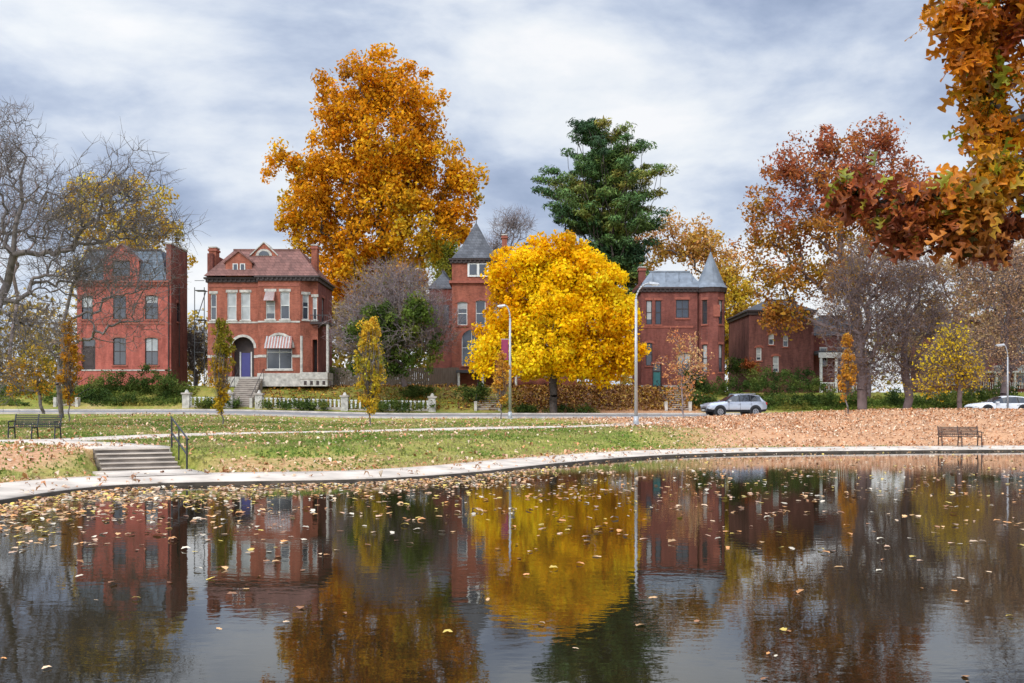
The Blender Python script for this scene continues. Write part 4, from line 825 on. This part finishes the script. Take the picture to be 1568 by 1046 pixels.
# ------------------------------------------------------------------ vehicles
def car(name,x,y,rz,paint,suv=True,mirror=1):
    g = Grp(name,(x,y,tz(x,y)+.02),rz); q = 1.0 if suv else .86
    ST = [(-2.32,.62,.42,.74,.66),(-2.26,.80,.38,.86,.74),(-2.05,.89,.34,.98,.80),(-1.6,.92,.32,1.05,.82),(-1.15,.93,.32,1.10,.84),(-.95,.935,.32,1.13,.80),(-.15,.94,.32,1.60,.64),(.3,.94,.32,1.67,.65),(.9,.94,.32,1.68,.64),(1.5,.935,.32,1.62,.61),(1.82,.93,.32,1.56,.60),(2.18,.90,.36,1.14,.74),(2.28,.86,.42,1.02,.76),(2.32,.78,.48,.70,.7)]
    secs = []
    for i,(sx,w,zb,zt,rw) in enumerate(ST):
        cab = -1.0 < sx < 2.2; zt = zb+(zt-zb)*q; bz = (1.08+.03*(sx+1)/3)*q if cab else zt-.07
        bz = min(bz, zt-.04)
        half = [(0,zb),(w*.88,zb),(w,zb+.18),(w*1.01,(zb+bz)/2+.1),(w*.96,bz),(rw,zt-.07 if cab and zt-bz>.2 else zt-.02),(rw*.82,zt),(0,zt+.025)]
        secs.append([( sx,-h,z) for h,z in half]+[(sx,h,z) for h,z in half[-2:0:-1]])
    k = len(secs[0]); V = [v for s in secs for v in s]
    def cls(i,j):
        sx0,sx1 = ST[i][0],ST[i+1][0]; jj = j if j < 7 else 13-j
        if jj in (0,): return 'underbody','clad'
        if jj == 1: return 'sills','clad'
        if jj in (4,) and sx0>=-1.0 and sx1<=1.9: return 'side_glass','carglass'
        if jj in (5,6) and (abs(sx0+.95)<.01 ): return 'windscreen','carglass'
        if jj in (5,6) and abs(sx0-1.82)<.01: return 'rear_glass','carglass'
        return 'body',paint
    parts = {}
    for i in range(len(ST)-1):
        for j in range(k):
            parts.setdefault(cls(i,j),[]).append((i*k+j,i*k+(j+1)%k,(i+1)*k+(j+1)%k,(i+1)*k+j))
    for (pn,mt),fs in parts.items(): g.add(pn,mt,V,fs)
    g.add('body',paint,secs[0],[tuple(range(k))]); g.add('body',paint,secs[-1],[tuple(range(k))[::-1]])
    for sy in (-1,1):
        for wx in (-1.38,1.36):
            g.cyl('wheel_arches','clad',(wx,sy*.5,.40),(wx,sy*.955,.40),.46,.46,20); g.cyl('wheels','tyre',(wx,sy*.6,.35),(wx,sy*.972,.35),.37,.37,20); g.cyl('rims','alloy',(wx,sy*.8,.35),(wx,sy*.985,.35),.25,.23,12)
            for a in range(5):
                t = a*2*math.pi/5; g.box('rim_gaps','clad',-.03+wx+math.cos(t)*.13,.03+wx+math.cos(t)*.13,*(sorted((sy*.984,sy*.99))),.34+math.sin(t)*.13-.04,.34+math.sin(t)*.13+.04)
        for px in (.12,.98): 
            g.add('pillars','clad',[(px,sy*.915,1.1*q),(px+.09,sy*.915,1.1*q),(px+.07,sy*.66,1.6*q),(px,sy*.66,1.6*q)],[(0,1,2,3)])
        for px in (-.72,.16,1.05): g.box('door_lines','clad',px,px+.015,*(sorted((sy*.94,sy*.956))),.5,1.0*q)
        g.box('door_handles','alloy',.0,.14,*(sorted((sy*.94,sy*.975))),.9*q,.93*q); g.box('door_handles','alloy',.86,1.0,*(sorted((sy*.94,sy*.975))),.91*q,.94*q)
        g.box('mirrors',paint,-.78,-.6,*(sorted((sy*.93,sy*1.13))),1.1*q,1.24*q)
        g.box('head_lights','headlight',-2.27,-2.0,*(sorted((sy*.5,sy*.86))),.76*q,.88*q); g.box('tail_lights','redlight',2.1,2.3,*(sorted((sy*.6,sy*.88))),.88*q,1.05*q)
        if suv: g.cyl('roof_rails','alloy',(-.1,sy*.6,1.67),(1.5,sy*.58,1.70),.02,k=6)
    g.box('grille','clad',-2.345,-2.31,-.45,.45,.5,.66); g.box('number_plate','white',-2.36,-2.346,-.25,.25,.42,.53)
    g.done(smooth=('body',))
car('parked_suv', lat(1123,74.6), 74.6, math.radians(9), 'silver'); car('parked_car', lat(1530,75.5), 75.5, math.radians(3), 'whitecar', False)

# ------------------------------------------------------------------ sky and light
SUN_EL, SUN_AZ = math.radians(38), math.radians(212)
w = bpy.data.worlds.new('World'); scene.world = w; w.use_nodes = True; n = w.node_tree.nodes; l = w.node_tree.links; n.clear()
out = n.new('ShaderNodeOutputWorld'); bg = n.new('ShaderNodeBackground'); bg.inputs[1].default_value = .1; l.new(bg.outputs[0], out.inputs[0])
sky = n.new('ShaderNodeTexSky'); sky.sky_type = 'NISHITA'; sky.sun_disc = False; sky.sun_elevation = SUN_EL; sky.sun_rotation = SUN_AZ
tc = n.new('ShaderNodeTexCoord'); sp = n.new('ShaderNodeSeparateXYZ'); l.new(tc.outputs['Generated'], sp.inputs[0])
def math_(op, a, b=None, c=None, clamp=False):
    m = n.new('ShaderNodeMath'); m.operation = op; m.use_clamp = clamp
    for i,v in enumerate((a,b,c)):
        if v is None: continue
        if hasattr(v,'links'): l.new(v, m.inputs[i])
        else: m.inputs[i].default_value = v
    return m.outputs[0]
zc = math_('ADD', math_('MAXIMUM', sp.outputs[2], 0.0), .22)
u = math_('DIVIDE', sp.outputs[0], zc); v = math_('DIVIDE', sp.outputs[1], zc)
cb = n.new('ShaderNodeCombineXYZ'); l.new(u, cb.inputs[0]); l.new(v, cb.inputs[1])
def nz(scale, det, rough, off=(0,0,0), sc=(1,1,1), dist=0, src=None):
    mp = n.new('ShaderNodeMapping'); mp.inputs['Location'].default_value = off; mp.inputs['Scale'].default_value = sc; l.new(src or cb.outputs[0], mp.inputs[0])
    q = n.new('ShaderNodeTexNoise'); q.inputs['Scale'].default_value = scale; q.inputs['Detail'].default_value = det; q.inputs['Roughness'].default_value = rough; q.inputs['Distortion'].default_value = dist
    l.new(mp.outputs[0], q.inputs['Vector']); return q.outputs['Fac']
n1 = nz(1.2, 7, .55, (3.2,1.7,0), (.9,1.2,1), .2)
n3 = nz(1.0, 8, .55, (4.3,0,2.2), (3.6,2.0,8.5), .2, tc.outputs['Generated'])
val = math_('ADD', math_('ADD', math_('MULTIPLY', n1, .7), math_('MULTIPLY', n3, 1.3)), -.42)
def blob(X, Y, sharp, amp):
    dv = Vector(((X-784)/F, 1, (HY-Y)/F)).normalized()
    vm = n.new('ShaderNodeVectorMath'); vm.operation = 'DOT_PRODUCT'; l.new(tc.outputs['Generated'], vm.inputs[0]); vm.inputs[1].default_value = dv
    return math_('MULTIPLY', math_('EXPONENT', math_('MULTIPLY', math_('SUBTRACT', vm.outputs['Value'], 1.0), sharp)), amp)
for b_ in [(880,80,260,.11),(740,120,300,.06),(960,200,260,.10),(1050,290,260,.08),(1340,140,300,.08),(80,110,200,.06),(250,260,120,-.05),(1200,45,300,-.04),(1250,250,260,-.02)]:
    val = math_('ADD', val, blob(*b_))
hor = math_('MULTIPLY', math_('SUBTRACT', .20, sp.outputs[2]), 1.0); hor = math_('MAXIMUM', hor, 0.0); val = math_('ADD', val, hor)
cr = n.new('ShaderNodeValToRGB'); e = cr.color_ramp.elements; e[0].position = .34; e[0].color = (.30,.38,.54,1); e[1].position = .84; e[1].color = (.96,.97,.99,1)
for p,c in ((.46,(.41,.49,.66,1)),(.56,(.55,.63,.78,1)),(.66,(.73,.79,.89,1)),(.75,(.86,.90,.95,1))):
    x_ = e.new(p); x_.color = c
l.new(val, cr.inputs[0])
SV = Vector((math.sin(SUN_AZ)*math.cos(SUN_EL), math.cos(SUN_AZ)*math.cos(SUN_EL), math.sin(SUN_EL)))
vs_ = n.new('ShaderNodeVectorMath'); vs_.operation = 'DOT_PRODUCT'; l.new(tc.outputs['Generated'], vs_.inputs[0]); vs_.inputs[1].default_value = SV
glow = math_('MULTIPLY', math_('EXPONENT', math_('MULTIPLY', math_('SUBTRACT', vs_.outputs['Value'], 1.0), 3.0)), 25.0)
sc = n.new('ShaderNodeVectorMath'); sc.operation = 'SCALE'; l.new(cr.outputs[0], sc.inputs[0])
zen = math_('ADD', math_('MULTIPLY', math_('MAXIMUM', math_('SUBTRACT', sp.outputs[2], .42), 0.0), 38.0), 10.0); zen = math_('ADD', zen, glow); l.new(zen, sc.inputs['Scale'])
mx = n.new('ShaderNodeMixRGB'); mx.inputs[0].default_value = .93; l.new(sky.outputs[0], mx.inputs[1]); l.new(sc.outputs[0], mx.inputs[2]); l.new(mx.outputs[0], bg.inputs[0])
sd = bpy.data.lights.new('sun','SUN'); sd.energy = 1.5; sd.angle = math.radians(10); sd.color = (1,.94,.84); so = link(bpy.data.objects.new('sun', sd))
so.rotation_euler = (-SV).to_track_quat('-Z','Y').to_euler()

cd = bpy.data.cameras.new('camera'); co = link(bpy.data.objects.new('camera', cd)); co.location = (0,0,CH); co.rotation_euler = (math.radians(90),0,0)
cd.lens = 35; cd.sensor_width = 36; cd.shift_y = (HY-523)/1568; cd.clip_end = 2000; cd.clip_start = .1; scene.camera = co
scene.view_settings.view_transform = 'Standard'; scene.view_settings.look = 'None'; scene.view_settings.exposure = 0
print('OBJS', len(bpy.data.objects), 'faces', sum(len(m.polygons) for m in bpy.data.meshes))
